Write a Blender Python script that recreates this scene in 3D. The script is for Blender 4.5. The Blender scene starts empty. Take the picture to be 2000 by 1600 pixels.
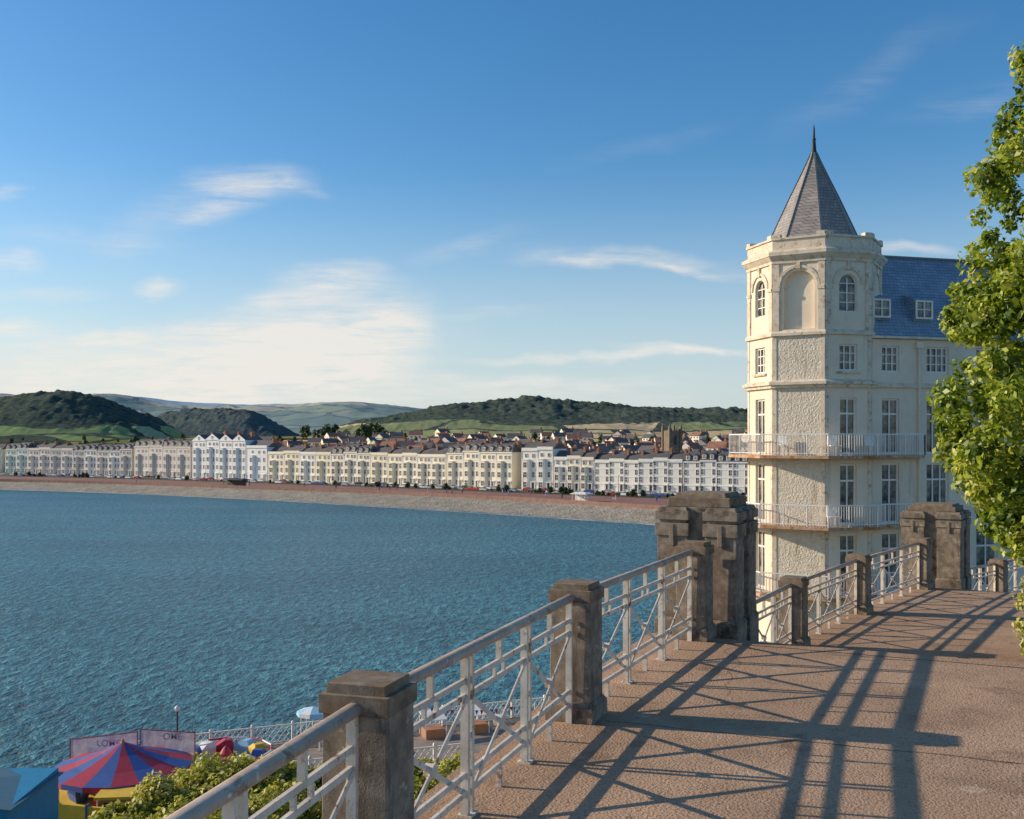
import bpy, math, random
import numpy as np
from mathutils import Vector, Matrix, noise
random.seed(7); rng=np.random.default_rng(7)
S=bpy.context.scene; COL=S.collection
# ------------------------------------------------------------ helpers
def setp(o,label=None,cat=None,group=None,kind=None):
    if label:o["label"]=label
    if cat:o["category"]=cat
    if group:o["group"]=group
    if kind:o["kind"]=kind
    return o
def mk(name,mesh,parent=None,M=None,**k):
    o=bpy.data.objects.new(name,mesh); COL.objects.link(o)
    if parent: o.parent=parent
    if M is not None:
        if parent is None: o.matrix_world=M
        else: o.matrix_local=M
    return setp(o,**k)
def empty(name,M,parent=None,**k):
    o=mk(name,None,parent,M,**k); o.empty_display_size=.2; return o
class MB:
    def __init__(s): s.v=[];s.f=[];s.m=[]
    def add(s,vs,fs,m=0,M=None):
        b=len(s.v)
        if M is not None: vs=[M@Vector(p) for p in vs]
        s.v+= [tuple(p) for p in vs]
        for f in fs: s.f.append([i+b for i in f]); s.m.append(m)
    def loft(s,rings,m=0,M=None,cap=True):
        n=len(rings[0]); vs=[p for r in rings for p in r]; fs=[]
        for k in range(len(rings)-1):
            for i in range(n):
                j=(i+1)%n; fs.append([k*n+i,k*n+j,(k+1)*n+j,(k+1)*n+i])
        if cap:
            fs.append(list(range(n))[::-1]); fs.append([(len(rings)-1)*n+i for i in range(n)])
        s.add(vs,fs,m,M)
    def prism(s,pts,z0,z1,m=0,M=None):
        s.loft([[(x,y,z0) for x,y in pts],[(x,y,z1) for x,y in pts]],m,M)
    def box(s,x0,x1,y0,y1,z0,z1,m=0,M=None):
        s.prism([(x0,y0),(x1,y0),(x1,y1),(x0,y1)],z0,z1,m,M)
    def taper(s,h0,z0,h1,z1,m=0,M=None):
        s.loft([[(-h0,-h0,z0),(h0,-h0,z0),(h0,h0,z0),(-h0,h0,z0)],[(-h1,-h1,z1),(h1,-h1,z1),(h1,h1,z1),(-h1,h1,z1)]],m,M)
    def bar(s,p0,p1,w,h,m=0,M=None):
        p0=Vector(p0);p1=Vector(p1);d=(p1-p0).normalized()
        up=Vector((0,0,1)) if abs(d.z)<.95 else Vector((0,1,0))
        a=d.cross(up).normalized(); b=a.cross(d).normalized()
        r=lambda p:[p+a*w/2*i+b*h/2*j for i,j in((-1,-1),(1,-1),(1,1),(-1,1))]
        s.loft([r(p0),r(p1)],m,M)
    def tube(s,p0,p1,r0,r1,n=8,m=0,M=None):
        p0=Vector(p0);p1=Vector(p1);d=(p1-p0).normalized()
        up=Vector((0,0,1)) if abs(d.z)<.95 else Vector((0,1,0))
        a=d.cross(up).normalized(); b=a.cross(d).normalized()
        r=lambda p,R:[p+a*R*math.cos(t*2*math.pi/n)+b*R*math.sin(t*2*math.pi/n) for t in range(n)]
        s.loft([r(p0,r0),r(p1,r1)],m,M)
    def lathe(s,prof,n=12,m=0,M=None):
        s.loft([[(r*math.cos(t*2*math.pi/n),r*math.sin(t*2*math.pi/n),z) for t in range(n)] for r,z in prof],m,M)
    def mesh(s,name,mats,smooth=False):
        me=bpy.data.meshes.new(name); me.from_pydata(s.v,[],s.f)
        for a in mats: me.materials.append(a)
        me.polygons.foreach_set("material_index",s.m)
        if smooth: me.polygons.foreach_set("use_smooth",[True]*len(s.f))
        me.update(); return me
def TM(x,y,z,a=0,s=1): return Matrix.Translation((x,y,z))@Matrix.Rotation(a,4,'Z')@Matrix.Scale(s,4)
def bevel(o,w,seg=2):
    b=o.modifiers.new("bevel",'BEVEL'); b.width=w; b.segments=seg; b.limit_method='ANGLE'
# ------------------------------------------------------------ materials
def newmat(name):
    m=bpy.data.materials.new(name); m.use_nodes=True; return m,m.node_tree.nodes,m.node_tree.links
def ramp(N,stops):
    r=N.new('ShaderNodeValToRGB'); e=r.color_ramp.elements
    while len(e)<len(stops): e.new(.5)
    for i,(p,c) in enumerate(stops): e[i].position=p; e[i].color=(*c,1)
    return r
def noisemat(name,stops,scale=3,rough=.8,bump=0.3,bscale=None,detail=6,dist=.02,metal=0,spec=.3,second=None,coord='Object',vscale=(1,1,1),bdet=4):
    m,N,L=newmat(name); b=N['Principled BSDF']
    tc=N.new('ShaderNodeTexCoord'); mp=N.new('ShaderNodeMapping'); mp.inputs['Scale'].default_value=vscale
    L.new(tc.outputs[coord],mp.inputs[0])
    n=N.new('ShaderNodeTexNoise'); n.inputs['Scale'].default_value=scale; n.inputs['Detail'].default_value=detail; n.inputs['Roughness'].default_value=.65
    L.new(mp.outputs[0],n.inputs['Vector'])
    r=ramp(N,stops); L.new(n.outputs['Fac'],r.inputs[0]); col=r.outputs[0]
    if second:
        for q in second:
            sc,lo,hi,c=q[:4]; vec=mp.outputs[0]
            if len(q)>4:
                m4=N.new('ShaderNodeMapping'); m4.inputs['Scale'].default_value=q[4]; L.new(mp.outputs[0],m4.inputs[0]); vec=m4.outputs[0]
            n2=N.new('ShaderNodeTexNoise'); n2.inputs['Scale'].default_value=sc; n2.inputs['Detail'].default_value=8; n2.inputs['Roughness'].default_value=.7
            L.new(vec,n2.inputs['Vector'])
            r2=ramp(N,[(lo,(0,0,0)),(hi,(1,1,1))]); L.new(n2.outputs['Fac'],r2.inputs[0])
            mx=N.new('ShaderNodeMix'); mx.data_type='RGBA'; L.new(r2.outputs[0],mx.inputs[0]); L.new(col,mx.inputs[6]); mx.inputs[7].default_value=(*c,1); col=mx.outputs[2]
    L.new(col,b.inputs['Base Color']); b.inputs['Roughness'].default_value=rough; b.inputs['Metallic'].default_value=metal
    b.inputs['Specular IOR Level'].default_value=spec
    if bump:
        nb=N.new('ShaderNodeTexNoise'); nb.inputs['Scale'].default_value=bscale or scale*6; nb.inputs['Detail'].default_value=bdet
        L.new(mp.outputs[0],nb.inputs['Vector'])
        bp=N.new('ShaderNodeBump'); bp.inputs['Strength'].default_value=bump; bp.inputs['Distance'].default_value=dist
        L.new(nb.outputs['Fac'],bp.inputs['Height']); L.new(bp.outputs[0],b.inputs['Normal'])
    return m
def plain(name,c,rough=.6,var=.12,scale=2,metal=0,spec=.4):
    lo=tuple(x*(1-var) for x in c); hi=tuple(min(1,x*(1+var)) for x in c)
    return noisemat(name,[(.3,lo),(.7,hi)],scale=scale,rough=rough,bump=.1,dist=.005,metal=metal,spec=spec)
STONE=noisemat("pier_stone",[(.25,(.12,.09,.062)),(.5,(.26,.20,.145)),(.75,(.46,.37,.28))],scale=5,rough=.95,bump=.6,bscale=110,dist=.005,
   second=[(2.2,.52,.64,(.08,.06,.043)),(14,.60,.70,(.50,.43,.33)),(3.3,.68,.77,(.28,.18,.07)),(4,.56,.68,(.10,.08,.06),(1,1,.15))])
STONETOP=noisemat("pier_stone_lichen",[(.3,(.12,.085,.058)),(.7,(.32,.24,.17))],scale=9,rough=.95,bump=.6,bscale=110,dist=.005,second=[(5,.54,.64,(.23,.14,.065)),(7,.60,.70,(.075,.055,.04))])
WALK=noisemat("walkway_concrete",[(.3,(.33,.20,.122)),(.7,(.63,.405,.25))],scale=.9,rough=.95,bump=1.0,bscale=48,dist=.013,
   second=[(36,.555,.65,(.16,.095,.058)),(62,.60,.68,(.84,.65,.47)),(.45,.48,.66,(.33,.195,.118)),(1.9,.56,.68,(.27,.16,.10)),(5,.62,.68,(.19,.115,.075)),(3.2,.62,.74,(.66,.47,.33))])
PAINT=noisemat("weathered_white_paint",[(.35,(.60,.50,.39)),(.65,(.84,.74,.61))],scale=5,rough=.6,bump=.3,bscale=60,dist=.003,second=[(7,.57,.66,(.30,.13,.055)),(22,.60,.68,(.18,.115,.075))])
HANDR=noisemat("weathered_handrail",[(.3,(.42,.285,.20)),(.7,(.66,.50,.37))],scale=4,rough=.5,bump=.3,bscale=50,dist=.003,second=[(6,.55,.66,(.24,.14,.08)),(18,.60,.68,(.78,.68,.56))])
RETAIN=noisemat("retaining_wall",[(.3,(.1,.08,.06)),(.7,(.25,.2,.15))],scale=2,bump=.6,bscale=20)
STAIN=(3,.56,.70,(.50,.385,.27),(1,1,.12))
STUCCO=noisemat("cream_stucco",[(.3,(.65,.545,.415)),(.7,(.82,.715,.57))],scale=6,rough=.95,bump=1.0,bscale=12,bdet=8,dist=.055,second=[(1.3,.60,.74,(.58,.475,.36)),STAIN],spec=.1)
SMOOTHW=noisemat("cream_render",[(.3,(.75,.615,.46)),(.7,(.87,.745,.575))],scale=.8,rough=.85,bump=.3,bscale=14,dist=.012,second=[(1.6,.58,.72,(.65,.52,.38)),(2.6,.58,.74,(.55,.42,.30),(1,1,.1)),(5,.65,.74,(.46,.34,.24))],spec=.2)
TRIM=noisemat("cornice_render",[(.3,(.64,.52,.385)),(.7,(.83,.70,.54))],scale=2,rough=.9,bump=.3,bscale=15,dist=.01,second=[(3.5,.53,.65,(.42,.30,.20)),(6,.60,.70,(.28,.19,.12))],spec=.2)
SLAB=noisemat("balcony_slab",[(.3,(.42,.24,.13)),(.7,(.64,.46,.31))],scale=2,rough=.9,second=[(2.5,.48,.58,(.42,.16,.05))])
WHITE=plain("white_paint",(.84,.80,.74))
FRAMEW=plain("window_frame_white",(.84,.78,.69))
GLASS=noisemat("window_glass",[(.38,(.03,.033,.037)),(.58,(.34,.29,.22))],scale=1.3,rough=.08,bump=0,spec=.5)
DARK=plain("dark_metal",(.04,.04,.045))
def slate(name,c,cs=(3.3,3.3),var=.25):
    m,N,L=newmat(name); b=N['Principled BSDF']
    tc=N.new('ShaderNodeTexCoord'); sp=N.new('ShaderNodeSeparateXYZ'); L.new(tc.outputs['Object'],sp.inputs[0])
    a=N.new('ShaderNodeMath'); a.operation='ADD'; L.new(sp.outputs[0],a.inputs[0]); L.new(sp.outputs[1],a.inputs[1])
    cb=N.new('ShaderNodeCombineXYZ'); L.new(a.outputs[0],cb.inputs[0]); L.new(sp.outputs[2],cb.inputs[1])
    br=N.new('ShaderNodeTexBrick'); L.new(cb.outputs[0],br.inputs['Vector']); br.inputs['Scale'].default_value=cs[0]
    br.inputs['Mortar Size'].default_value=.03; br.inputs['Brick Width'].default_value=.8; br.inputs['Row Height'].default_value=.5
    br.inputs['Color1'].default_value=(*[x*(1-var) for x in c],1); br.inputs['Color2'].default_value=(*[x*(1+var) for x in c],1); br.inputs['Mortar'].default_value=(*[x*.35 for x in c],1)
    n=N.new('ShaderNodeTexNoise'); n.inputs['Scale'].default_value=1.5; n.inputs['Detail'].default_value=6; L.new(tc.outputs['Object'],n.inputs['Vector'])
    r=ramp(N,[(.3,(.82,.82,.84)),(.7,(1.15,1.13,1.08))]); L.new(n.outputs['Fac'],r.inputs[0])
    mx=N.new('ShaderNodeMix'); mx.data_type='RGBA'; mx.blend_type='MULTIPLY'; mx.inputs[0].default_value=1
    L.new(br.outputs[0],mx.inputs[6]); L.new(r.outputs[0],mx.inputs[7]); L.new(mx.outputs[2],b.inputs['Base Color'])
    b.inputs['Roughness'].default_value=.6
    bp=N.new('ShaderNodeBump'); bp.inputs['Strength'].default_value=.5; bp.inputs['Distance'].default_value=.02; bp.invert=True
    L.new(br.outputs['Fac'],bp.inputs['Height']); L.new(bp.outputs[0],b.inputs['Normal']); return m
SLATE1=slate("spire_slate",(.31,.27,.245),var=.14)
SLATE2=slate("blue_slate_roof",(.26,.32,.40),var=.12)
SLATE3=plain("far_slate",(.13,.112,.105),.7,.3,.3)
REDROOF=plain("red_tile",(.30,.14,.09),.8,.3,.3)
BRICK=plain("chimney_brick",(.38,.18,.10),.9,.2,1)
def leafmat(name,stops,tr=.35):
    m,N,L=newmat(name); N.remove(N['Principled BSDF']); out=N['Material Output']
    at=N.new('ShaderNodeAttribute'); at.attribute_name='tone'
    r=ramp(N,stops); L.new(at.outputs['Fac'],r.inputs[0])
    d=N.new('ShaderNodeBsdfDiffuse'); t=N.new('ShaderNodeBsdfTranslucent'); g=N.new('ShaderNodeBsdfGlossy'); g.inputs['Roughness'].default_value=.45
    L.new(r.outputs[0],d.inputs[0]); L.new(r.outputs[0],t.inputs[0])
    mx=N.new('ShaderNodeMixShader'); mx.inputs[0].default_value=tr; L.new(d.outputs[0],mx.inputs[1]); L.new(t.outputs[0],mx.inputs[2])
    m2=N.new('ShaderNodeMixShader'); m2.inputs[0].default_value=.04; L.new(mx.outputs[0],m2.inputs[1]); L.new(g.outputs[0],m2.inputs[2])
    L.new(m2.outputs[0],out.inputs[0]); return m
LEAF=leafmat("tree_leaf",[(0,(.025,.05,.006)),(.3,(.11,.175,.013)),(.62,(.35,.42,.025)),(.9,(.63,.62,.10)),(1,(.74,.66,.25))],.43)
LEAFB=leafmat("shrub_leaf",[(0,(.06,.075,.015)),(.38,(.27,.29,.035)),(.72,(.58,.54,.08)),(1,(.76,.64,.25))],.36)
LEAFD=leafmat("far_leaf",[(0,(.02,.035,.014)),(.6,(.055,.085,.025)),(1,(.12,.14,.04))],.2)
BARK=noisemat("bark",[(.3,(.06,.045,.03)),(.7,(.16,.12,.08))],scale=6,bump=.8,vscale=(1,1,.2))
def leaves(name,C,R,n,size,mat,flat=1.0,droop=0,tone_up=.25):
    C=np.array(C);R=np.array(R); w=R**2; w/=w.sum()
    k=rng.choice(len(C),n,p=w)
    d=rng.normal(size=(n,3)); d/=np.linalg.norm(d,axis=1)[:,None]
    rad=R[k]*(.3+.85*rng.random(n)**.7); P=C[k]+d*rad[:,None]*np.array([1,1,flat])
    nrm=d*.7+rng.normal(size=(n,3))*.6+np.array([-.15,0,.35]); nrm/=np.linalg.norm(nrm,axis=1)[:,None]
    t=rng.normal(size=(n,3)); t[:,2]-=droop; t-= (t*nrm).sum(1)[:,None]*nrm; t/=np.linalg.norm(t,axis=1)[:,None]
    b=np.cross(nrm,t); s=size*(.5+1.0*rng.random(n))[:,None]
    V=np.empty((n,4,3)); V[:,0]=P-t*s*.5; V[:,1]=P+b*s*.32+nrm*s*.1; V[:,2]=P+t*s*.55; V[:,3]=P-b*s*.32+nrm*s*.1
    me=bpy.data.meshes.new(name); me.vertices.add(4*n); me.vertices.foreach_set("co",V.reshape(-1))
    me.loops.add(4*n); me.loops.foreach_set("vertex_index",np.arange(4*n,dtype=np.int32))
    me.polygons.add(n); me.polygons.foreach_set("loop_start",np.arange(0,4*n,4,dtype=np.int32)); 
    me.materials.append(mat)
    clump=rng.random(len(C))
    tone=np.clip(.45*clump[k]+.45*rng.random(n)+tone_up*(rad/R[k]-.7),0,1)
    a=me.attributes.new('tone','FLOAT','FACE'); a.data.foreach_set('value',tone.astype(np.float32))
    me.update(calc_edges=True); return me
# ------------------------------------------------------------ camera / light / world
cam=bpy.data.cameras.new("camera"); co=bpy.data.objects.new("camera",cam); COL.objects.link(co)
co.location=(0,0,0); co.rotation_euler=(math.radians(90),0,0)
cam.sensor_width=36; cam.lens=36; cam.shift_y=.03; cam.clip_end=30000; cam.clip_start=.05; S.camera=co
TOSUN=Vector((-2.95,.70,1.2)).normalized()
sl=bpy.data.lights.new("sun",'SUN'); sl.energy=5; sl.angle=math.radians(.5); sl.color=(1,.86,.66)
so=bpy.data.objects.new("sun",sl); COL.objects.link(so); so.rotation_euler=(-TOSUN).to_track_quat('-Z','Y').to_euler(); so.location=(-50,20,40)
W=bpy.data.worlds.new("World"); S.world=W; W.use_nodes=True; N=W.node_tree.nodes; L=W.node_tree.links
sky=N.new('ShaderNodeTexSky'); sky.sky_type='NISHITA'; sky.sun_disc=False
sky.sun_elevation=math.asin(TOSUN.z); sky.sun_rotation=math.atan2(TOSUN.x,TOSUN.y); sky.air_density=1.0; sky.dust_density=.5; sky.ozone_density=2.2
tc=N.new('ShaderNodeTexCoord'); sp=N.new('ShaderNodeSeparateXYZ'); L.new(tc.outputs['Generated'],sp.inputs[0])
def mth(op,a,b=None,c=None,clamp=False):
    n=N.new('ShaderNodeMath'); n.operation=op; n.use_clamp=clamp
    for i,x in enumerate((a,b,c)):
        if x is None: continue
        if isinstance(x,(int,float)): n.inputs[i].default_value=x
        else: L.new(x,n.inputs[i])
    return n.outputs[0]
ym=mth('MAXIMUM',sp.outputs[1],.05)
u=mth('DIVIDE',sp.outputs[0],ym); v=mth('DIVIDE',sp.outputs[2],ym)
uv=N.new('ShaderNodeCombineXYZ'); L.new(u,uv.inputs[0]); L.new(v,uv.inputs[1])
wn=N.new('ShaderNodeTexNoise'); wn.inputs['Scale'].default_value=9; wn.inputs['Detail'].default_value=6; L.new(uv.outputs[0],wn.inputs['Vector'])
ws=N.new('ShaderNodeVectorMath'); ws.operation='MULTIPLY_ADD'; L.new(wn.outputs['Color'],ws.inputs[0]); ws.inputs[1].default_value=(.09,.045,0)
wo=N.new('ShaderNodeVectorMath'); wo.operation='ADD'; L.new(uv.outputs[0],wo.inputs[0]); wo.inputs[1].default_value=(-.045,-.0225,0); L.new(wo.outputs[0],ws.inputs[2])
def masks(lst):
    tot=None
    for px,py,hw,hh,rot,amp in lst:
        mp=N.new('ShaderNodeMapping'); mp.vector_type='TEXTURE'; L.new(ws.outputs[0],mp.inputs[0])
        mp.inputs['Location'].default_value=((px-1000)/2000,(860-py)/2000,0); mp.inputs['Rotation'].default_value=(0,0,math.radians(rot)); mp.inputs['Scale'].default_value=(hw/2000,hh/2000,1)
        ln=N.new('ShaderNodeVectorMath'); ln.operation='LENGTH'; L.new(mp.outputs[0],ln.inputs[0])
        mr=N.new('ShaderNodeMapRange'); mr.interpolation_type='SMOOTHSTEP'; mr.inputs[1].default_value=0; mr.inputs[2].default_value=1; mr.inputs[3].default_value=amp; mr.inputs[4].default_value=0
        L.new(ln.outputs['Value'],mr.inputs[0])
        tot=mr.outputs[0] if tot is None else mth('ADD',tot,mr.outputs[0])
    return tot
tot=masks([(520,690,460,140,8,.6),(1000,770,560,50,0,.6),
 (325,557,62,32,-4,1.4),(640,545,130,42,6,1.0),(600,585,240,34,10,.7),(490,350,160,50,-5,.65),(430,405,130,48,20,.65),(330,400,220,70,25,.3),(560,365,110,20,-12,.4),
 (20,515,70,34,0,.8),(40,640,100,26,0,.9),(25,370,80,22,0,.6),(1160,697,360,14,2.5,1.2),(1380,685,220,12,-3,1.05),(1250,505,320,30,-5,.6),(1330,528,240,14,-6,.8),
 (1120,503,150,20,0,.6),(1100,742,380,24,0,.75),(180,470,260,34,-3,.3),(900,480,180,30,15,.3),(950,620,200,20,8,.3),(1780,490,140,18,0,.6),(1700,150,300,60,30,.12),(1900,200,200,40,10,.18),(250,655,280,28,4,.7),(90,575,200,22,3,.4),(1250,280,260,30,12,.1)])
veil=masks([(640,700,420,160,5,1.0),(330,740,640,130,4,.85),(60,700,420,120,0,.6),(720,640,220,70,6,.45)])
edge_=N.new('ShaderNodeMapRange'); edge_.interpolation_type='SMOOTHSTEP'; edge_.inputs[1].default_value=-.088; edge_.inputs[2].default_value=-.06; edge_.inputs[3].default_value=1; edge_.inputs[4].default_value=.12
sx=N.new('ShaderNodeSeparateXYZ'); L.new(ws.outputs[0],sx.inputs[0]); L.new(sx.outputs[0],edge_.inputs[0])
veil=mth('MULTIPLY',veil,edge_.outputs[0])
def cn(scale,sx_,sy,rot,detail=10,dist=.6,ro=.6):
    mp=N.new('ShaderNodeMapping'); mp.inputs['Rotation'].default_value=(0,0,rot); mp.inputs['Scale'].default_value=(sx_,sy,1); L.new(uv.outputs[0],mp.inputs[0])
    n=N.new('ShaderNodeTexNoise'); n.inputs['Scale'].default_value=scale; n.inputs['Detail'].default_value=detail; n.inputs['Roughness'].default_value=ro; n.inputs['Distortion'].default_value=dist
    L.new(mp.outputs[0],n.inputs['Vector']); return n.outputs['Fac']
n1=cn(6,1,4.5,math.radians(-10)); n2=cn(14,1,5,math.radians(12)); n3=cn(30,.5,5,math.radians(-6),ro=.7)
nn=mth('ADD',mth('MULTIPLY',n1,1.8),mth('MULTIPLY',n2,1.3)); nn=mth('ADD',nn,mth('MULTIPLY',n3,1.4)); nn=mth('SUBTRACT',nn,1.68)
vn=mth('ADD',mth('MULTIPLY',nn,.95),.2)
dens=mth('ADD',mth('MULTIPLY',tot,mth('MAXIMUM',nn,0.02)),mth('MULTIPLY',veil,mth('MAXIMUM',vn,0)),clamp=True); dens=mth('MULTIPLY',dens,.82)
hs=N.new('ShaderNodeHueSaturation'); hs.inputs['Saturation'].default_value=1.34; hs.inputs['Value'].default_value=1.0; L.new(sky.outputs[0],hs.inputs['Color'])
tint=N.new('ShaderNodeMix'); tint.data_type='RGBA'; tint.blend_type='MULTIPLY'; tint.inputs[0].default_value=1; L.new(hs.outputs[0],tint.inputs[6]); tint.inputs[7].default_value=(1.0,1.05,1.08,1)
hzr=N.new('ShaderNodeMapRange'); hzr.interpolation_type='SMOOTHSTEP'; hzr.inputs[1].default_value=-.02; hzr.inputs[2].default_value=.27; hzr.inputs[3].default_value=.8; hzr.inputs[4].default_value=0; L.new(sp.outputs[2],hzr.inputs[0])
mh=N.new('ShaderNodeMix'); mh.data_type='RGBA'; L.new(hzr.outputs[0],mh.inputs[0]); L.new(tint.outputs[2],mh.inputs[6]); mh.inputs[7].default_value=(4.3,4.9,5.4,1)
mx=N.new('ShaderNodeMix'); mx.data_type='RGBA'; L.new(dens,mx.inputs[0]); L.new(mh.outputs[2],mx.inputs[6]); mx.inputs[7].default_value=(6.5,6.1,5.6,1)
bg=N['Background']; bg.inputs['Strength'].default_value=.138; L.new(mx.outputs[2],bg.inputs[0])
S.view_settings.view_transform='Standard'; S.view_settings.look='None'; S.view_settings.exposure=0
# ------------------------------------------------------------ terrace
L1,L2,L3=-2.4,-3.45,-4.4
piers=[(-1.70,1.52,L1),(-.74,5.3,L1),(.56,8.9,L1),(2.22,12.45,L1),(4.7,17.1,L2),(6.94,20.5,L2),(9.55,23.9,L2),(13.2,27.8,L3),(15.9,30.6,L3)]
def path(pts):
    out=[]
    for i,p in enumerate(pts):
        a=pts[max(0,i-1)];b=pts[min(len(pts)-1,i+1)]
        d=Vector((b[0]-a[0],b[1]-a[1])).normalized(); out.append((p[0],p[1],d.x,d.y))
    return out
ctrl=[(-2.6,-2.2),(-1.70,1.52),(-.74,5.3),(.56,8.9),(2.1,12.6)]
st=[(x,y,dx,dy,L1) for x,y,dx,dy in path(ctrl+[(2.9,14.3)])[:-1]]
x,y=2.1,12.6; d=Vector((.424,.906)); z=L1
st[-1]=(x,y,d.x,d.y,L1)
for i in range(6):
    z-=(L1-L2)/6; st.append((x,y,d.x,d.y,z)); x+=d.x*.36; y+=d.y*.36; st.append((x,y,d.x,d.y,z))
for p,q in zip([(4.7,17.1),(6.94,20.5)],[(.5,.866),(.58,.81)]): st.append((*p,*q,L2))
x,y=9.75,24.0; d=Vector((.45,.89)); st.append((x,y,d.x,d.y,L2)); z=L2
for i in range(6):
    z-=(L2-L3)/6; st.append((x,y,d.x,d.y,z)); x+=d.x*.36; y+=d.y*.36; st.append((x,y,d.x,d.y,z))
st+= [(13.2,27.8,.7,.7,L3),(22,35,.75,.66,L3)]
mb=MB()
offs=[-.42,1.2,3,5,7.5]
rows=[[(x+dy*o,y-dx*o,z) for o in offs] for x,y,dx,dy,z in st]
n=len(offs); vs=[p for r in rows for p in r]; fs=[]
for i in range(len(rows)-1):
    for j in range(n-1): fs.append([i*n+j,i*n+j+1,(i+1)*n+j+1,(i+1)*n+j])
mb.add(vs,fs)
mk("walkway",mb.mesh("walkway",[WALK]),kind="structure",label="brown concrete terrace walkway with shallow steps")
JOINT=plain("joint_dirt",(.10,.065,.045),.95)
mb=MB()
def crack(x,y,dx,dy,L_,w,z,seed,wob=.03):
    pts=[]; n_=int(L_/.12)
    for i in range(n_+1):
        s=i*.12; o=wob*noise.noise(Vector((s*1.7,seed,0)))*2; ww=w*(.6+.5*abs(noise.noise(Vector((s*5,seed,3)))))
        pts.append((x+dx*s-dy*(o-ww),y+dy*s+dx*(o-ww),z+.004)); pts.append((x+dx*s-dy*(o+ww),y+dy*s+dx*(o+ww),z+.004))
    mb.add(pts,[[2*i,2*i+1,2*i+3,2*i+2] for i in range(n_)])
crack(2.05-.3*.906,12.33+.3*.424,.906,-.424,7.2,.014,L1,1,.012)
crack(.6+.2,8.75,.93,-.36,6.5,.008,L1,5,.02)
crack(5.1,16.9,.866,-.5,6.5,.012,L2,7,.012); crack(7.3,20.3,.81,-.58,6.5,.012,L2,8,.012)
crack(2.0,9.6,.25,.97,2.6,.003,L1,11,.12); crack(3.4,6.2,.6,.8,3.2,.003,L1,13,.14)
mk("walkway_joints",mb.mesh("walkway_joints",[JOINT]),kind="structure",label="dark joints and fine cracks across the walkway")
mb=MB()
L_=[(r[0][0],r[0][1],r[0][2]-.004) for r in rows]; k=len(L_)
mb.add(L_+[(p[0],p[1],-24) for p in L_],[[i,i+1,k+i+1,k+i] for i in range(k-1)])
mk("retaining_wall",mb.mesh("retaining_wall",[RETAIN]),label="weathered stone retaining wall carrying the terrace walkway",cat="wall")
def pier(x,y,z,a,h=1.17,w=.185):
    e=empty("stone_pier",TM(x,y,z,a),label="weathered brown stone pier with stepped cap between railings",cat="pier",group="stone piers along the terrace")
    m=MB(); m.taper(w+.03,0,w+.03,.13); m.taper(w+.03,.13,w+.002,.17); o=mk("plinth",m.mesh("plinth",[STONE]),e); bevel(o,.006)
    m=MB(); m.taper(w-.004,.168,w-.008,h-.15); o=mk("shaft",m.mesh("shaft",[STONE]),e); bevel(o,.007)
    m=MB(); m.taper(w+.006,h-.148,w+.006,h-.05); m.taper(w-.022,h-.052,w-.026,h); o=mk("cap",m.mesh("cap",[STONETOP]),e); bevel(o,.003)
for i,(x,y,z) in enumerate(piers):
    a=piers[max(0,i-1)];b=piers[min(len(piers)-1,i+1)]
    an=math.atan2(b[1]-a[1],b[0]-a[0])-math.pi/2
    pier(x,y,z,an,h=1.17,w=.185 if i<4 else .2)
def bigpier(x,y,z,a,side,h):
    e=empty("gate_pier",TM(x,y,z,a),label="tall clustered stone gate pier with four corner buttresses",cat="pier",group="large gate piers on the terrace")
    c=side*.42; w=side*.2; q=side/2-w
    m=MB(); m.taper(c,0,c,h-.14); o=mk("core",m.mesh("core",[STONE]),e); bevel(o,.009)
    m=MB(); m.taper(c-.03,h-.14,c-.035,h-.02); m.taper(c-.1,h-.022,c-.12,h+.035); o=mk("cap",m.mesh("cap",[STONETOP]),e); bevel(o,.007)
    m=MB(); m.taper(w+.02,-1.0,w+.02,.16); m.taper(w+.02,.16,w-.01,.2); m.taper(w-.01,.2,w-.01,h-.5)
    m.taper(w+.012,h-.5,w+.012,h-.34); m.taper(w-.03,h-.34,w-.03,h-.3); m.taper(w+.012,h-.3,w+.012,h-.19); m.taper(w-.01,h-.19,w-.03,h-.14)
    for s in (-1,1): m.box(-.03,.03,s*(w+.012)-.012,s*(w+.012)+.012,h-.62,h-.36)
    me=m.mesh("buttress",[STONE])
    for i in (-1,1):
        for j in (-1,1): o=mk("buttress",me,e,TM(i*q,j*q,0)); bevel(o,.006)
bigpier(2.52,13.2,L1-.02,math.radians(-27),1.03,1.72)
bigpier(10.35,25.0,L2-.02,math.radians(-33),1.35,1.9)
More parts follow.
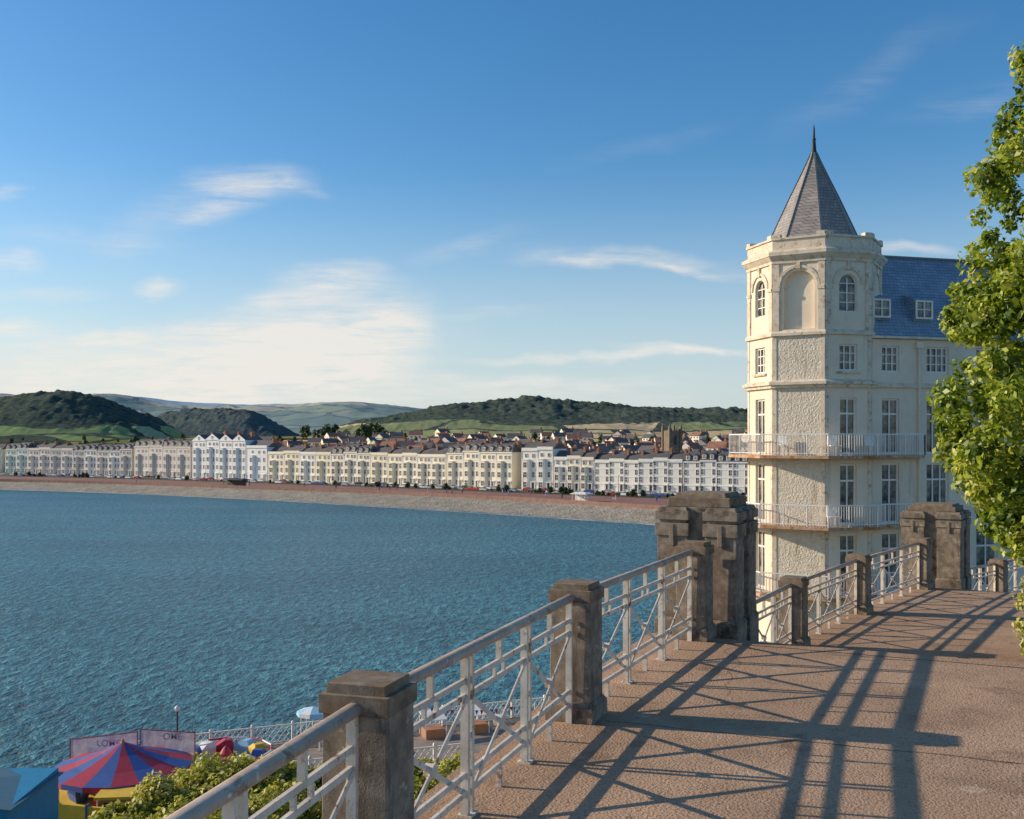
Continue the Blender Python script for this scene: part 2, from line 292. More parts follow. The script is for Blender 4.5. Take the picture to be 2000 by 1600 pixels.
def railing(p,q,z):
    a=math.atan2(q[1]-p[1],q[0]-p[0]); Lp=math.hypot(q[0]-p[0],q[1]-p[1])
    e=empty("railing",TM(p[0],p[1],z,a),label="weathered white iron railing with crossed braces",cat="railing",group="iron railings along the terrace")
    g=.19; x0,x1=g,Lp-g
    m=MB(); prof=[(-.047,-.012),(-.03,-.03),(.03,-.03),(.047,-.012),(.04,.016),(.015,.028),(-.015,.028),(-.04,.016)]
    m.loft([[(x,yy,1.06+zz) for yy,zz in prof] for x in (x0,x1)]); mk("handrail",m.mesh("handrail",[HANDR],True),e)
    for h in (.87,.77,.27,.15):
        m=MB(); m.bar((x0,0,h),(x1,0,h),.022,.036); mk("rail",m.mesh("rail",[PAINT]),e)
    nb=3 if Lp>3 else max(1,round(Lp/1.1)); bw=(x1-x0)/nb
    for i in range(nb+1):
        X=x0+i*bw; m=MB()
        X=min(max(X,x0+.03),x1-.03)
        for s in ((-.037,.037) if 0<i<nb else (0,)):
            m.box(X+s-.018,X+s+.018,-.026,.026,.0,1.028)
        if 0<i<nb:
            m.box(X-.05,X+.05,-.018,.018,.50,.53); m.box(X-.06,X+.06,-.05,.05,-.002,.015)
        mk("post",m.mesh("post",[PAINT]),e)
    for i in range(nb):
        a0=x0+i*bw+.05; a1=x0+(i+1)*bw-.05; m=MB()
        m.bar((a0,-.016,.16),(a1,-.016,.76),.01,.036); m.bar((a0,.016,.76),(a1,.016,.16),.01,.036)
        c=(a0+a1)/2; m.box(c-.014,c+.014,-.02,.02,.89,1.03); m.box(c-.1,c-.075,-.012,.012,.79,.85); m.box(c+.075,c+.1,-.012,.012,.79,.85)
        m.tube((c,-.03,.46),(c,.03,.46),.04,.04,12)
        m.box(c-.014,c+.014,-.02,.02,-.0,.13)
        mk("cross_brace",m.mesh("cross_brace",[PAINT]),e)
for i,j in ((0,1),(1,2),(2,3),(4,5),(5,6),(7,8)): railing(piers[i],piers[j],piers[i][2])
railing((2.95,14.0),piers[4],L2); railing((10.9,25.8),piers[7],L3)
# ------------------------------------------------------------ hillside with shrubs
def hz(x,y): return -9.4-.75*max(0,-(x+6.0))-.62*max(0,y-27)+.5*noise.noise(Vector((x*.3,y*.3,1)))
mb=MB(); xs=np.linspace(-34,16,51); ys=np.linspace(-4,50,45)
vs=[(x,y,max(hz(x,y),-24.5)) for y in ys for x in xs]
nx=len(xs)
fs=[[j*nx+i,j*nx+i+1,(j+1)*nx+i+1,(j+1)*nx+i] for j in range(len(ys)-1) for i in range(nx-1)]
vs=[(x,y,z if x< -1 or y>14 else min(z,-9.4)) for x,y,z in vs]
mb.add(vs,fs)
GRASS=noisemat("rough_grass",[(.3,(.06,.075,.02)),(.7,(.2,.18,.06))],scale=1,bump=.8,bscale=8)
mk("hillside",mb.mesh("hillside",[GRASS],True),kind="structure",label="steep grassy hillside below the terrace")
def shrub(x,y,z,r,n,h=.7,label="dense sunlit yellow green shrub growing on the slope",sz=.12):
    e=empty("shrub",TM(x,y,z),label=label,cat="shrub",group="shrubs on the slope")
    C=[];R=[]
    for i in range(22):
        a=random.random()*6.28; q=r*.9*math.sqrt(random.random()); C.append((q*math.cos(a),q*math.sin(a),h*r*(1-(q/r)**2)*.9-.25+random.uniform(-.2,.22))); R.append(r*random.uniform(.15,.33))
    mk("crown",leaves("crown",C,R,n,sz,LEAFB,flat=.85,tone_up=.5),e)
    m=MB()
    for i in range(6):
        a=i+.3; m.tube((0,0,-1.2),(r*.5*math.cos(a),r*.5*math.sin(a),h*r*.5),.05,.015,6)
    mk("stem",m.mesh("stem",[BARK]),e)
for (px,py,d,r) in [(255,1615,24,1.0),(315,1588,24.5,1.2),(380,1560,25.5,1.3),(450,1545,26,1.4),(525,1545,26.5,1.4),(610,1552,27,1.4),(700,1560,27,1.5),(800,1555,27.5,1.5),(215,1665,22.5,1.0),(300,1660,22.5,1.2),(370,1640,23,1.4),(470,1630,23.5,1.5),(570,1630,24,1.5),(680,1640,24.5,1.5),(220,1710,23,1.1),(440,1700,20,1.6),(560,1700,21,1.6),(875,1540,27,1.4),(560,1590,25,1.3),(340,1715,20,1.3)]:
    shrub((px-1000)/2000*d,d,(860-py)/2000*d-.1,r,4600)
# ------------------------------------------------------------ tree at the side of the walkway
edge=[(8.2,8.6),(6.9,8.4),(6.2,8.05),(5.9,7.7),(5.3,7.65),(4.9,7.95),(4.4,7.35),(4.0,7.25),(3.6,7.6),(3.1,7.35),(2.8,7.0),(2.1,6.9),(1.6,7.1),(1.2,7.0),(.8,6.85),(.5,6.6),(.1,6.85),(-.5,7.0),(-1.0,7.3),(-1.5,7.6),(-1.9,8.1)][::-1]
ez=[e[0] for e in edge]; ex=[e[1] for e in edge]
te=empty("tree",TM(9.9,16.4,L2),label="leafy broad tree with bright sunlit foliage beside the walkway",cat="tree")
C=[];R=[]
for i in range(600):
    z=random.uniform(-1.9,8.6); yy=16+random.uniform(-2.2,2.2); r=random.uniform(.1,.34)
    if z>4.2 and random.random()<.35: continue
    xl=np.interp(z,ez,ex)+((yy-16)/2.3)**2*1.0
    dep=random.random()**1.5*2.4
    C.append((xl+r*.75+dep-9.9-(random.uniform(.05,.3) if random.random()<.25 and r<.2 else 0),yy-16.4,z-L2)); R.append(r)
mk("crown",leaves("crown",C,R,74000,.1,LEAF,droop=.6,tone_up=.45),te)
m=MB(); m.tube((0,0,0),(-.1,0,2.2),.28,.22,12); m.tube((-.1,0,2.2),(.1,.1,6),.22,.13,10); m.tube((.1,.1,6),(0,0,11),.13,.03,8)
for i in range(14):
    a=random.uniform(2.2,4.1); z=random.uniform(1.8,8.5); m.tube((0,0,z),(1.6*math.cos(a),2.1*math.sin(a),z+random.uniform(.3,1.2)),.07,.015,6)
mk("trunk",m.mesh("trunk",[BARK],True),te)
e=empty("shrub",TM(8.7,15.6,L2),label="straggly shrub with yellowish leaves at the walkway edge",cat="shrub")
C=[(random.uniform(-.95,.3),random.uniform(-.5,.5),random.uniform(-.1,2.3)) for i in range(60)]
C=[(c[0] if c[2]>.9 else c[0]+.12,c[1],max(c[2],.1)) for c in C]
mk("crown",leaves("crown",C,[random.uniform(.1,.22) for _ in C],3600,.08,LEAFB),e)
m=MB(); [m.tube((0,0,0),(c[0],c[1],c[2]),.02,.006,5) for c in C[:14]]; mk("stem",m.mesh("stem",[BARK]),e)
# ------------------------------------------------------------ hotel
HC=Vector((14.3,48.5)); SA=2.34; RC=SA/(2*math.sin(math.pi/8)); AP=RC*math.cos(math.pi/8)
hotel=empty("hotel_building",TM(HC.x,HC.y,-24),label="cream stuccoed hotel with octagonal corner tower and slate spire",cat="building")
def octo(r,z,off=0):
    R=r/math.cos(math.pi/8)
    return [(R*math.cos(math.radians(217.5+45*i)),R*math.sin(math.radians(217.5+45*i)),z+24) for i in range(8)]
def wall_panel(mb,O,U,Wd,z0,z1,ops,dep=.2,m=0):
    NI=Vector((-U.y,U.x))
    P=lambda uu,zz,dd=0:(O.x+U.x*uu+NI.x*dd,O.y+U.y*uu+NI.y*dd,zz)
    us=sorted(set([0,Wd]+[o[0] for o in ops]+[o[1] for o in ops])); zs=sorted(set([z0,z1]+[o[2] for o in ops]+[o[3] for o in ops]))
    for i in range(len(us)-1):
        for j in range(len(zs)-1):
            cu=(us[i]+us[i+1])/2; cz=(zs[j]+zs[j+1])/2
            if any(o[0]<cu<o[1] and o[2]<cz<o[3] for o in ops): continue
            mb.add([P(us[i],zs[j]),P(us[i+1],zs[j]),P(us[i+1],zs[j+1]),P(us[i],zs[j+1])],[[0,1,2,3]],m)
    for u0,u1,a0,a1,arch,blind in ops:
        if arch:
            r=(u1-u0)/2; sp_=a1-r; c=(u0+u1)/2
            arc=[(c-r*math.cos(t*math.pi/14),sp_+r*math.sin(t*math.pi/14)) for t in range(15)]
            for t in range(14):
                cor=(u0,a1) if t<7 else (u1,a1)
                mb.add([P(*cor),P(*arc[t]),P(*arc[t+1])],[[0,1,2]],m)
        else: arc=[(u0,a1),(u1,a1)]
        loop=[(u0,a0)]+arc+[(u1,a0)]
        for t in range(len(loop)):
            p=loop[t];q=loop[(t+1)%len(loop)]
            mb.add([P(*p),P(*q),P(*q,dep),P(*p,dep)],[[0,1,2,3]],0)
        if blind: mb.add([P(*p,dep) for p in loop],[list(range(len(loop)))],0)
def window(parent,O,U,uc,z0,w,h,arch=False,cols=2,rows=3,dep=.12,name="window",transom=None):
    M=Matrix(((U.x,-U.y,0,O.x+U.x*uc-U.y*dep),(U.y,U.x,0,O.y+U.y*uc+U.x*dep),(0,0,1,z0),(0,0,0,1)))
    mb=MB(); t=.08; a=w/2
    if arch:
        r=a; sp_=h-r
        out=[(-a,0)]+[(-r*math.cos(k*math.pi/12),sp_+r*math.sin(k*math.pi/12)) for k in range(13)]+[(a,0)]
        for p,q in zip(out,out[1:]+out[:1]): mb.bar((p[0]*.96,0,p[1]),(q[0]*.96,0,q[1]),.05,.1)
    else:
        out=[(-a,0),(-a,h),(a,h),(a,0)]
        mb.box(-a,-a+t,-.02,.04,0,h); mb.box(a-t,a,-.02,.04,0,h); mb.box(-a+t,a-t,-.02,.04,0,t); mb.box(-a+t,a-t,-.02,.04,h-t,h)
    ht=h-(w*.12 if arch else 0)
    for c in range(1,cols): X=-a+w*c/cols; mb.box(X-.03,X+.03,-.015,.035,t,ht-t)
    for r_ in range(1,rows): Z=h*r_/rows; mb.box(-a+t,a-t,-.011,.03,Z-.022,Z+.022)
    if transom: mb.box(-a+t,a-t,-.018,.045,h*transom-.04,h*transom+.04)
    o=mk(name,mb.mesh(name,[FRAMEW]),parent,M)
    g=MB(); g.add([(p[0]*.97,.05,p[1]) for p in out],[list(range(len(out)))])
    mk("pane",g.mesh("pane",[GLASS]),o)
Zs=dict(cor=8.35,b1=-.68,b2=-3.82,b3=-6.9)
mb=MB(); facets={}
for k in range(8):
    na=math.radians(195+45*k)
    Nn=Vector((math.cos(na),math.sin(na))); U=Vector((-Nn.y,Nn.x)); O=Nn*AP-U*SA/2
    facets[k]=(O,U,Nn); c=SA/2
    if k in(0,2):
        w=.46
        ops=[(c-w,c+w,5.75+24,7.45+24,True,0),(c-w,c+w,3.1+24,4.3+24,False,0),(c-w+.03,c+w-.03,-.62+24,1.9+24,False,0),(c-w+.03,c+w-.03,-3.76+24,-1.05+24,False,0),(c-w+.03,c+w-.03,-6.85+24,-4.2+24,False,0)]
    elif k==1: ops=[(c-.72,c+.72,5.0+24,7.65+24,True,1)]
    else: ops=[]
    if k==1:
        wall_panel(mb,O,U,SA,4.72+24,Zs['cor']+24,ops,.24,0); wall_panel(mb,O,U,SA,0,4.72+24,[],.2,1)
    else: wall_panel(mb,O,U,SA,0,Zs['cor']+24,ops,.2,0)
    if k in (0,2):
        for (z0,w,h,ar,co_,ro,tr) in [(5.75,.92,1.7,True,2,4,None),(3.1,.92,1.2,False,3,3,None),(-.62,.86,2.52,False,2,1,.72),(-3.76,.86,2.7,False,2,1,.72),(-6.85,.86,2.65,False,2,1,.72)]:
            window(hotel,O,U,c,z0+24,w,h,ar,co_,ro,transom=tr,name="window" if h<2 else "balcony_door")
mk("tower_wall",mb.mesh("tower_wall",[SMOOTHW,STUCCO]),hotel)
for k in range(-1,4):
    mb=MB(); O,U,Nn=facets[k%8]
    def strip(u0,u1,z0,z1,pr):
        a=O+U*u0;b=O+U*u1; mb.prism([(a.x,a.y),(a.x+Nn.x*pr,a.y+Nn.y*pr),(b.x+Nn.x*pr,b.y+Nn.y*pr),(b.x,b.y)],z0+24,z1+24)
    strip(.003,.3,4.9,8.02,.05); strip(SA-.3,SA-.003,4.9,8.02,.05)
    strip(.003,.34,6.75,6.9,.085); strip(SA-.34,SA-.003,6.75,6.9,.085)
    strip(.003,.18,-24,2.4,.025); strip(SA-.18,SA-.003,-24,2.4,.025); strip(.003,.18,2.7,4.74,.025); strip(SA-.18,SA-.003,2.7,4.74,.025)
    c=SA/2
    R0=.84 if k==1 else .66; zc=(7.65-.72) if k==1 else (7.45-.46)
    for t in range(12):
        a0=math.pi*t/12;a1=math.pi*(t+1)/12
        q=[(c-R*math.cos(a),zc+R*math.sin(a)) for a,R in((a0,R0),(a1,R0),(a1,R0+.12),(a0,R0+.12))]
        vv=[]
        for pr in (.0,.06):
            for uu,zz in q: p=O+U*uu+Nn*pr; vv.append((p.x,p.y,zz+24))
        mb.add(vv,[[4,5,6,7],[0,1,5,4],[3,2,6,7],[0,3,7,4],[1,2,6,5]])
    strip(c-.08,c+.08,zc+R0-.05,8.02,.09)
    if k in (0,2): strip(c-.6,c+.6,2.98,3.08,.1)
    mk("pilaster_trim",mb.mesh("pilaster_trim",[TRIM]),hotel)
mb=MB()
def band(z0,z1,pr): mb.loft([octo(AP+pr,z0),octo(AP+pr,z1)])
band(8.0,8.14,.08); mb.loft([octo(AP+.1,8.14),octo(AP+.25,8.34)]); band(8.34,8.5,.27); mb.loft([octo(AP+.27,8.5),octo(AP+.08,8.6)])
band(8.58,9.08,.02); band(9.08,9.17,.09)
band(4.72,4.84,.12); mb.loft([octo(AP+.12,4.84),octo(AP+.03,4.95)])
band(2.36,2.5,.14); band(2.5,2.62,.24); mb.loft([octo(AP+.24,2.62),octo(AP+.04,2.72)])
for k in range(8):
    O,U,Nn=facets[k]
    for u0,u1,hh in ((.0,.36,.16),(SA-.36,SA,.16)):
        a=O+U*u0;b=O+U*u1; i=.09; mb.prism([(a.x-Nn.x*.22,a.y-Nn.y*.22),(a.x+Nn.x*i,a.y+Nn.y*i),(b.x+Nn.x*i,b.y+Nn.y*i),(b.x-Nn.x*.22,b.y-Nn.y*.22)],9.165+24,9.165+hh+24)
mk("cornice",mb.mesh("cornice",[TRIM]),hotel)
mb=MB()
prof=[(2.05,9.15),(1.92,9.4),(1.52,10.35),(1.03,11.5),(.58,12.5),(.3,13.15),(.12,13.6)]
mb.loft([octo(r,z) for r,z in prof])
rf=mk("spire_roof",mb.mesh("spire_roof",[SLATE1]),hotel)
mb=MB()
for (r0,z0),(r1,z1) in zip(prof[:-1],prof[1:]):
    A=octo(r0+.02,z0);B=octo(r1+.02,z1)
    for i in range(8): mb.bar(A[i],B[i],.07,.04)
mk("ridge_lead",mb.mesh("ridge_lead",[plain("lead",(.26,.24,.22))]),rf)
mb=MB(); mb.lathe([(.15,37.45),(.16,37.6),(.12,37.7),(.08,38.2),(.11,38.25),(.06,38.3),(.045,38.75),(.0,39.0)],10); mk("finial",mb.mesh("finial",[DARK],True),rf)
O0=facets[2][0]+facets[2][1]*(SA-.02)-facets[2][2]*.25; U=facets[2][1]; Nn=facets[2][2]
WL=15; mb=MB(); ops=[]
cs=[(1.2,.46)]+[(3.7+2.7*i,.6) for i in range(4)]
for c,w in cs:
    ops+=[(c-w,c+w,3.1+24,4.3+24,False,0),(c-w,c+w,-.62+24,1.9+24,False,0),(c-w,c+w,-3.76+24,-1.05+24,False,0),(c-w,c+w,-6.85+24,-4.2+24,False,0)]
wall_panel(mb,O0,U,WL,0,4.6+24,ops,.2)
NI=-Nn
p=lambda u_,d_,z_:(O0.x+U.x*u_+NI.x*d_,O0.y+U.y*u_+NI.y*d_,z_+24)
mb.add([p(WL,0,-24),p(WL,9,-24),p(WL,9,4.6),p(WL,0,4.6),p(0,9,-24),p(0,9,4.6)],[[0,1,2,3],[4,1,2,5]])
mk("wing_wall",mb.mesh("wing_wall",[SMOOTHW]),hotel)
for c,w in cs:
    cc=3 if w<.5 else 4
    for z0,h,co_,ro,tr in [(3.1,1.2,cc,3,None),(-.62,2.52,2 if w<.5 else 3,1,.72),(-3.76,2.71,2 if w<.5 else 3,1,.72),(-6.85,2.65,2,1,.72)]:
        window(hotel,O0,U,c,z0+24,2*w,h,False,co_,ro,transom=tr)
mb=MB(); mb.loft([[p(0,-.25,4.62),p(WL,-.25,4.62),p(WL,-.25,4.72),p(0,-.25,4.72)],[p(0,.3,4.62),p(WL,.3,4.62),p(WL,.3,4.72),p(0,.3,4.72)]])
mb.loft([[p(0,-.14,2.4),p(WL,-.14,2.4),p(WL,-.14,2.6),p(0,-.14,2.6)],[p(0,-.0,2.4),p(WL,-.0,2.4),p(WL,0,2.6),p(0,0,2.6)]])
mk("wing_cornice",mb.mesh("wing_cornice",[TRIM]),hotel)
mb=MB(); mb.loft([[p(0,-.1,4.73),p(WL,-.1,4.73),p(WL,9,4.73),p(0,9,4.73)],[p(0,2.6,8.85),p(WL,2.6,8.85),p(WL,6.2,8.85),p(0,6.2,8.85)]])
wr=mk("wing_roof",mb.mesh("wing_roof",[SLATE2]),hotel)
mb=MB(); mb.bar(p(0,2.6,8.88),p(WL,2.6,8.88),.16,.1); mk("ridge_tile",mb.mesh("ridge_tile",[plain("ridge",(.2,.19,.19))]),wr)
for c in (.9,3.15,6.0,8.9):
    mb=MB(); mb.loft([[p(c-.5,.3,5.5),p(c+.5,.3,5.5),p(c+.5,.3,6.55),p(c-.5,.3,6.55)],[p(c-.5,1.5,5.5),p(c+.5,1.5,5.5),p(c+.5,1.5,6.9),p(c-.5,1.5,6.9)]])
    dm=mk("dormer",mb.mesh("dormer",[SLATE2]),wr)
    window(dm,Vector((p(0,.3,0)[0],p(0,.3,0)[1])),U,c,29.6,.92,.86,False,2,2,dep=-.08)
mb=MB(); q=p(2.65,-.1,0); mb.tube((q[0],q[1],3),(q[0],q[1],28.3),.06,.06,8); mb.box(q[0]-.15,q[0]+.15,q[1]-.12,q[1]+.12,28.2,28.5); mk("drainpipe",mb.mesh("drainpipe",[SMOOTHW]),hotel)
def balcony(z,pr=.85,ext=2.6):
    R=AP+pr
    def ov(k,r):
        a=math.radians(217.5+45*k); RR=r/math.cos(math.pi/8); return Vector((RR*math.cos(a),RR*math.sin(a)))
    outer=[ov(-2,R),ov(-1,R),ov(0,R),ov(1,R),ov(2,R)]
    outer[-1]=ov(1,R)+U*(SA+.15)
    outer+= [O0+U*.55+Nn*.55,O0+U*ext+Nn*.55,O0+U*ext]
    poly=outer+[Vector((0,0))]
    b=empty("balcony",Matrix.Translation((0,0,z+24)),hotel)
    m=MB(); m.prism([(q.x,q.y) for q in poly],-.14,0)
    o=mk("slab",m.mesh("slab",[SLAB]),b); bevel(o,.01,1)
    m=MB(); path_=outer[1:]
    path_=[q-(q.normalized()*.06 if i<4 else Vector((0,0))) for i,q in enumerate(path_)]
    for a,c in zip(path_[:-1],path_[1:]):
        Ld=(c-a).length; n_=max(1,int(Ld/.125))
        m.bar((a.x,a.y,.95),(c.x,c.y,.95),.05,.05); m.bar((a.x,a.y,.1),(c.x,c.y,.1),.03,.03)
        for i in range(n_+1):
            q=a.lerp(c,i/n_); w=.045 if i%8==0 else .02
            m.box(q.x-w/2,q.x+w/2,q.y-w/2,q.y+w/2,0,.95)
    mk("railing",m.mesh("railing",[WHITE]),b)
for zz in (Zs['b1'],Zs['b2'],Zs['b3'],-10): balcony(zz)
def chair(M,label):
    e=empty("chair",M,label=label,cat="chair",group="chairs on the balconies")
    m=MB(); m.box(-.22,.22,-.22,.22,.42,.46); mk("seat",m.mesh("seat",[WHITE]),e)
    m=MB(); m.box(-.22,.22,.2,.24,.46,.88); mk("backrest",m.mesh("backrest",[WHITE]),e)
    m=MB(); m.tube((0,0,0),(0,0,.42),.02,.02,6); me=m.mesh("leg",[WHITE])
    for a in(-.19,.19):
        for b in(-.19,.19): mk("leg",me,e,TM(a,b,0))
for k,uu,zz in ((2,.2,-.68),(2,2.1,-.68),(2,.15,-3.82),(1,.5,-.68)):
    O,U2,N2=facets[k]; q=HC+O+U2*uu+N2*.45; chair(TM(q.x,q.y,zz,math.atan2(U2.y,U2.x)),"white plastic chair standing on a hotel balcony")
# ------------------------------------------------------------ sea
m,NN,LL=newmat("sea_water"); b=NN['Principled BSDF']
tcx=NN.new('ShaderNodeTexCoord')
def wv(scale,sx,sy,rot,det=3,ro=.6):
    mp=NN.new('ShaderNodeMapping'); mp.inputs['Scale'].default_value=(sx,sy,1); mp.inputs['Rotation'].default_value=(0,0,math.radians(rot)); LL.new(tcx.outputs['Object'],mp.inputs[0])
    n=NN.new('ShaderNodeTexNoise'); n.inputs['Scale'].default_value=scale; n.inputs['Detail'].default_value=det; n.inputs['Roughness'].default_value=ro; LL.new(mp.outputs[0],n.inputs['Vector']); return n.outputs['Fac']
def mm(op,a_,b_,c_=None):
    n=NN.new('ShaderNodeMath'); n.operation=op
    for i,x in enumerate((a_,b_,c_)):
        if x is None: continue
        if isinstance(x,(int,float)): n.inputs[i].default_value=x
        else: LL.new(x,n.inputs[i])
    return n.outputs[0]
a=wv(1.9,1,.6,14,4,.6); c=wv(.75,1,.5,-14,3,.55); e_=wv(.012,1,3,10,4)
hgt=mm('MULTIPLY_ADD',c,1.3,a)
bp=NN.new('ShaderNodeBump'); bp.inputs['Strength'].default_value=1; bp.inputs['Distance'].default_value=.75; LL.new(hgt,bp.inputs['Height']); LL.new(bp.outputs[0],b.inputs['Normal'])
s_=mm('MULTIPLY',mm('MULTIPLY_ADD',c,1.1,mm('MULTIPLY_ADD',e_,.5,mm('MULTIPLY',a,1.3))),1/2.9)
r=ramp(NN,[(.40,(.004,.06,.085)),(.49,(.015,.135,.18)),(.57,(.045,.235,.285)),(.64,(.14,.38,.42))]); LL.new(s_,r.inputs[0]); LL.new(r.outputs[0],b.inputs['Base Color'])  # bright and dark sky reflections on ripples painted into base colour by wave height
b.inputs['Roughness'].default_value=.28; b.inputs['IOR'].default_value=1.33; b.inputs['Specular IOR Level'].default_value=.3
mb=MB(); mb.add([(-9000,-800,-24),(9000,-800,-24),(9000,9000,-24),(-9000,9000,-24)],[[0,1,2,3]])
mk("sea",mb.mesh("sea",[m]),kind="structure",label="rippled blue green bay water")
# ------------------------------------------------------------ shore, promenade, land
PX=np.linspace(-900,3000,196)
shoreY=np.interp(PX,[-900,0,250,500,860,1280,1600,2200,3000],[948,958,966,978,1000,1028,1055,1110,1180])
edgeY=np.interp(PX,[-900,0,250,500,750,1000,1280,1600,2200,3000],[931,938,944,953,962,974,991,1008,1042,1080])
def basey(px): return np.interp(px,[-900,0,250,500,750,1000,1250,1450,1800,2400,3000],[915,925,930,938,946,955,962,967,975,985,990])
def dB(px): return 40000/(basey(px)-860)
def ker(y): 
    k=np.ones(9)/9; return np.convolve(np.pad(y,4,'edge'),k,'valid')
U_=(PX-1000)/2000
dS=ker(48600/(shoreY-860)); dE=ker(40400/(edgeY-860)); dBv=ker(dB(PX))
def strip_mesh(name,rows,mat,smooth=True):
    mb=MB(); n=len(PX); vs=[(U_[i]*d[i],d[i],z[i] if hasattr(z,'__len__') else z) for d,z in rows for i in range(n)]
    fs=[[r*n+i,r*n+i+1,(r+1)*n+i+1,(r+1)*n+i] for r in range(len(rows)-1) for i in range(n-1)]
    mb.add(vs,fs); return mb.mesh(name,[mat],smooth)
BEACH=noisemat("pebble_beach",[(.3,(.22,.185,.14)),(.7,(.42,.365,.29))],scale=.25,rough=.95,bump=1,bscale=1.2,dist=.5,second=[(.9,.55,.66,(.13,.11,.088)),(.06,.55,.7,(.32,.27,.215)),(1.6,.6,.7,(.60,.55,.46))])
jj=lambda s:np.array([s*noise.noise(Vector((p*.03,s,0))) for p in PX])
rows=[(dS-18,-26.0)]+[(dS+(dE-dS)*t,-24.35+3.55*t**1.3+jj(.4)*(1-t)) for t in np.linspace(0,1,7)]
mk("beach",strip_mesh("beach",rows,BEACH),kind="structure",label="brown pebble beach along the bay")
FOAM=plain("foam",(.55,.54,.50)); mb_=strip_mesh("surf",[(dS+1.0+jj(1.4),-23.98),(dS+1.9+jj(2.0),-23.93)],FOAM)
mk("surf_line",mb_,kind="structure",label="thin white surf along the shore")
PROM=noisemat("promenade_red",[(.3,(.25,.115,.085)),(.7,(.33,.17,.125))],scale=.1,bump=.2)
ASPH=noisemat("road_asphalt",[(.3,(.06,.057,.054)),(.7,(.11,.10,.095))],scale=.2,bump=.2)
LAWN=noisemat("lawn",[(.3,(.06,.08,.02)),(.7,(.15,.16,.05))],scale=.1,bump=.2)
SEAW=noisemat("sea_wall",[(.3,(.22,.115,.085)),(.7,(.34,.20,.15))],scale=.5)
tt=lambda t:dE+(dBv-dE)*t
mk("sea_wall",strip_mesh("sea_wall",[(tt(0),-22),(tt(0),-19.5),(tt(0)+.5,-19.5),(tt(0)+.5,-20.3)],SEAW,False),label="low reddish sea wall along the promenade",cat="wall")
mk("promenade",strip_mesh("promenade",[(tt(0)+.4,-20.2),(tt(.6),-20.2)],PROM),kind="structure",label="wide reddish promenade pavement")
mk("grass_verge",strip_mesh("grass_verge",[(tt(.6),-20.1),(tt(.67),-20.1)],LAWN),kind="structure",label="strip of lawn beside the promenade")
mk("road",strip_mesh("road",[(tt(.67),-20.2),(tt(.9),-20.2)],ASPH),kind="structure",label="seafront road")
mk("pavement",strip_mesh("pavement",[(tt(.9),-20.2),(tt(.9),-20.06),(tt(1)+3,-20.06)],plain("paving",(.36,.32,.28))),kind="structure",label="pavement in front of the seafront hotels")
FSTOPS=[(0,(.24,.26,.08)),(.2,(.62,.44,.20)),(.45,(.34,.33,.10)),(.6,(.68,.50,.25)),(.85,(.17,.20,.06))]
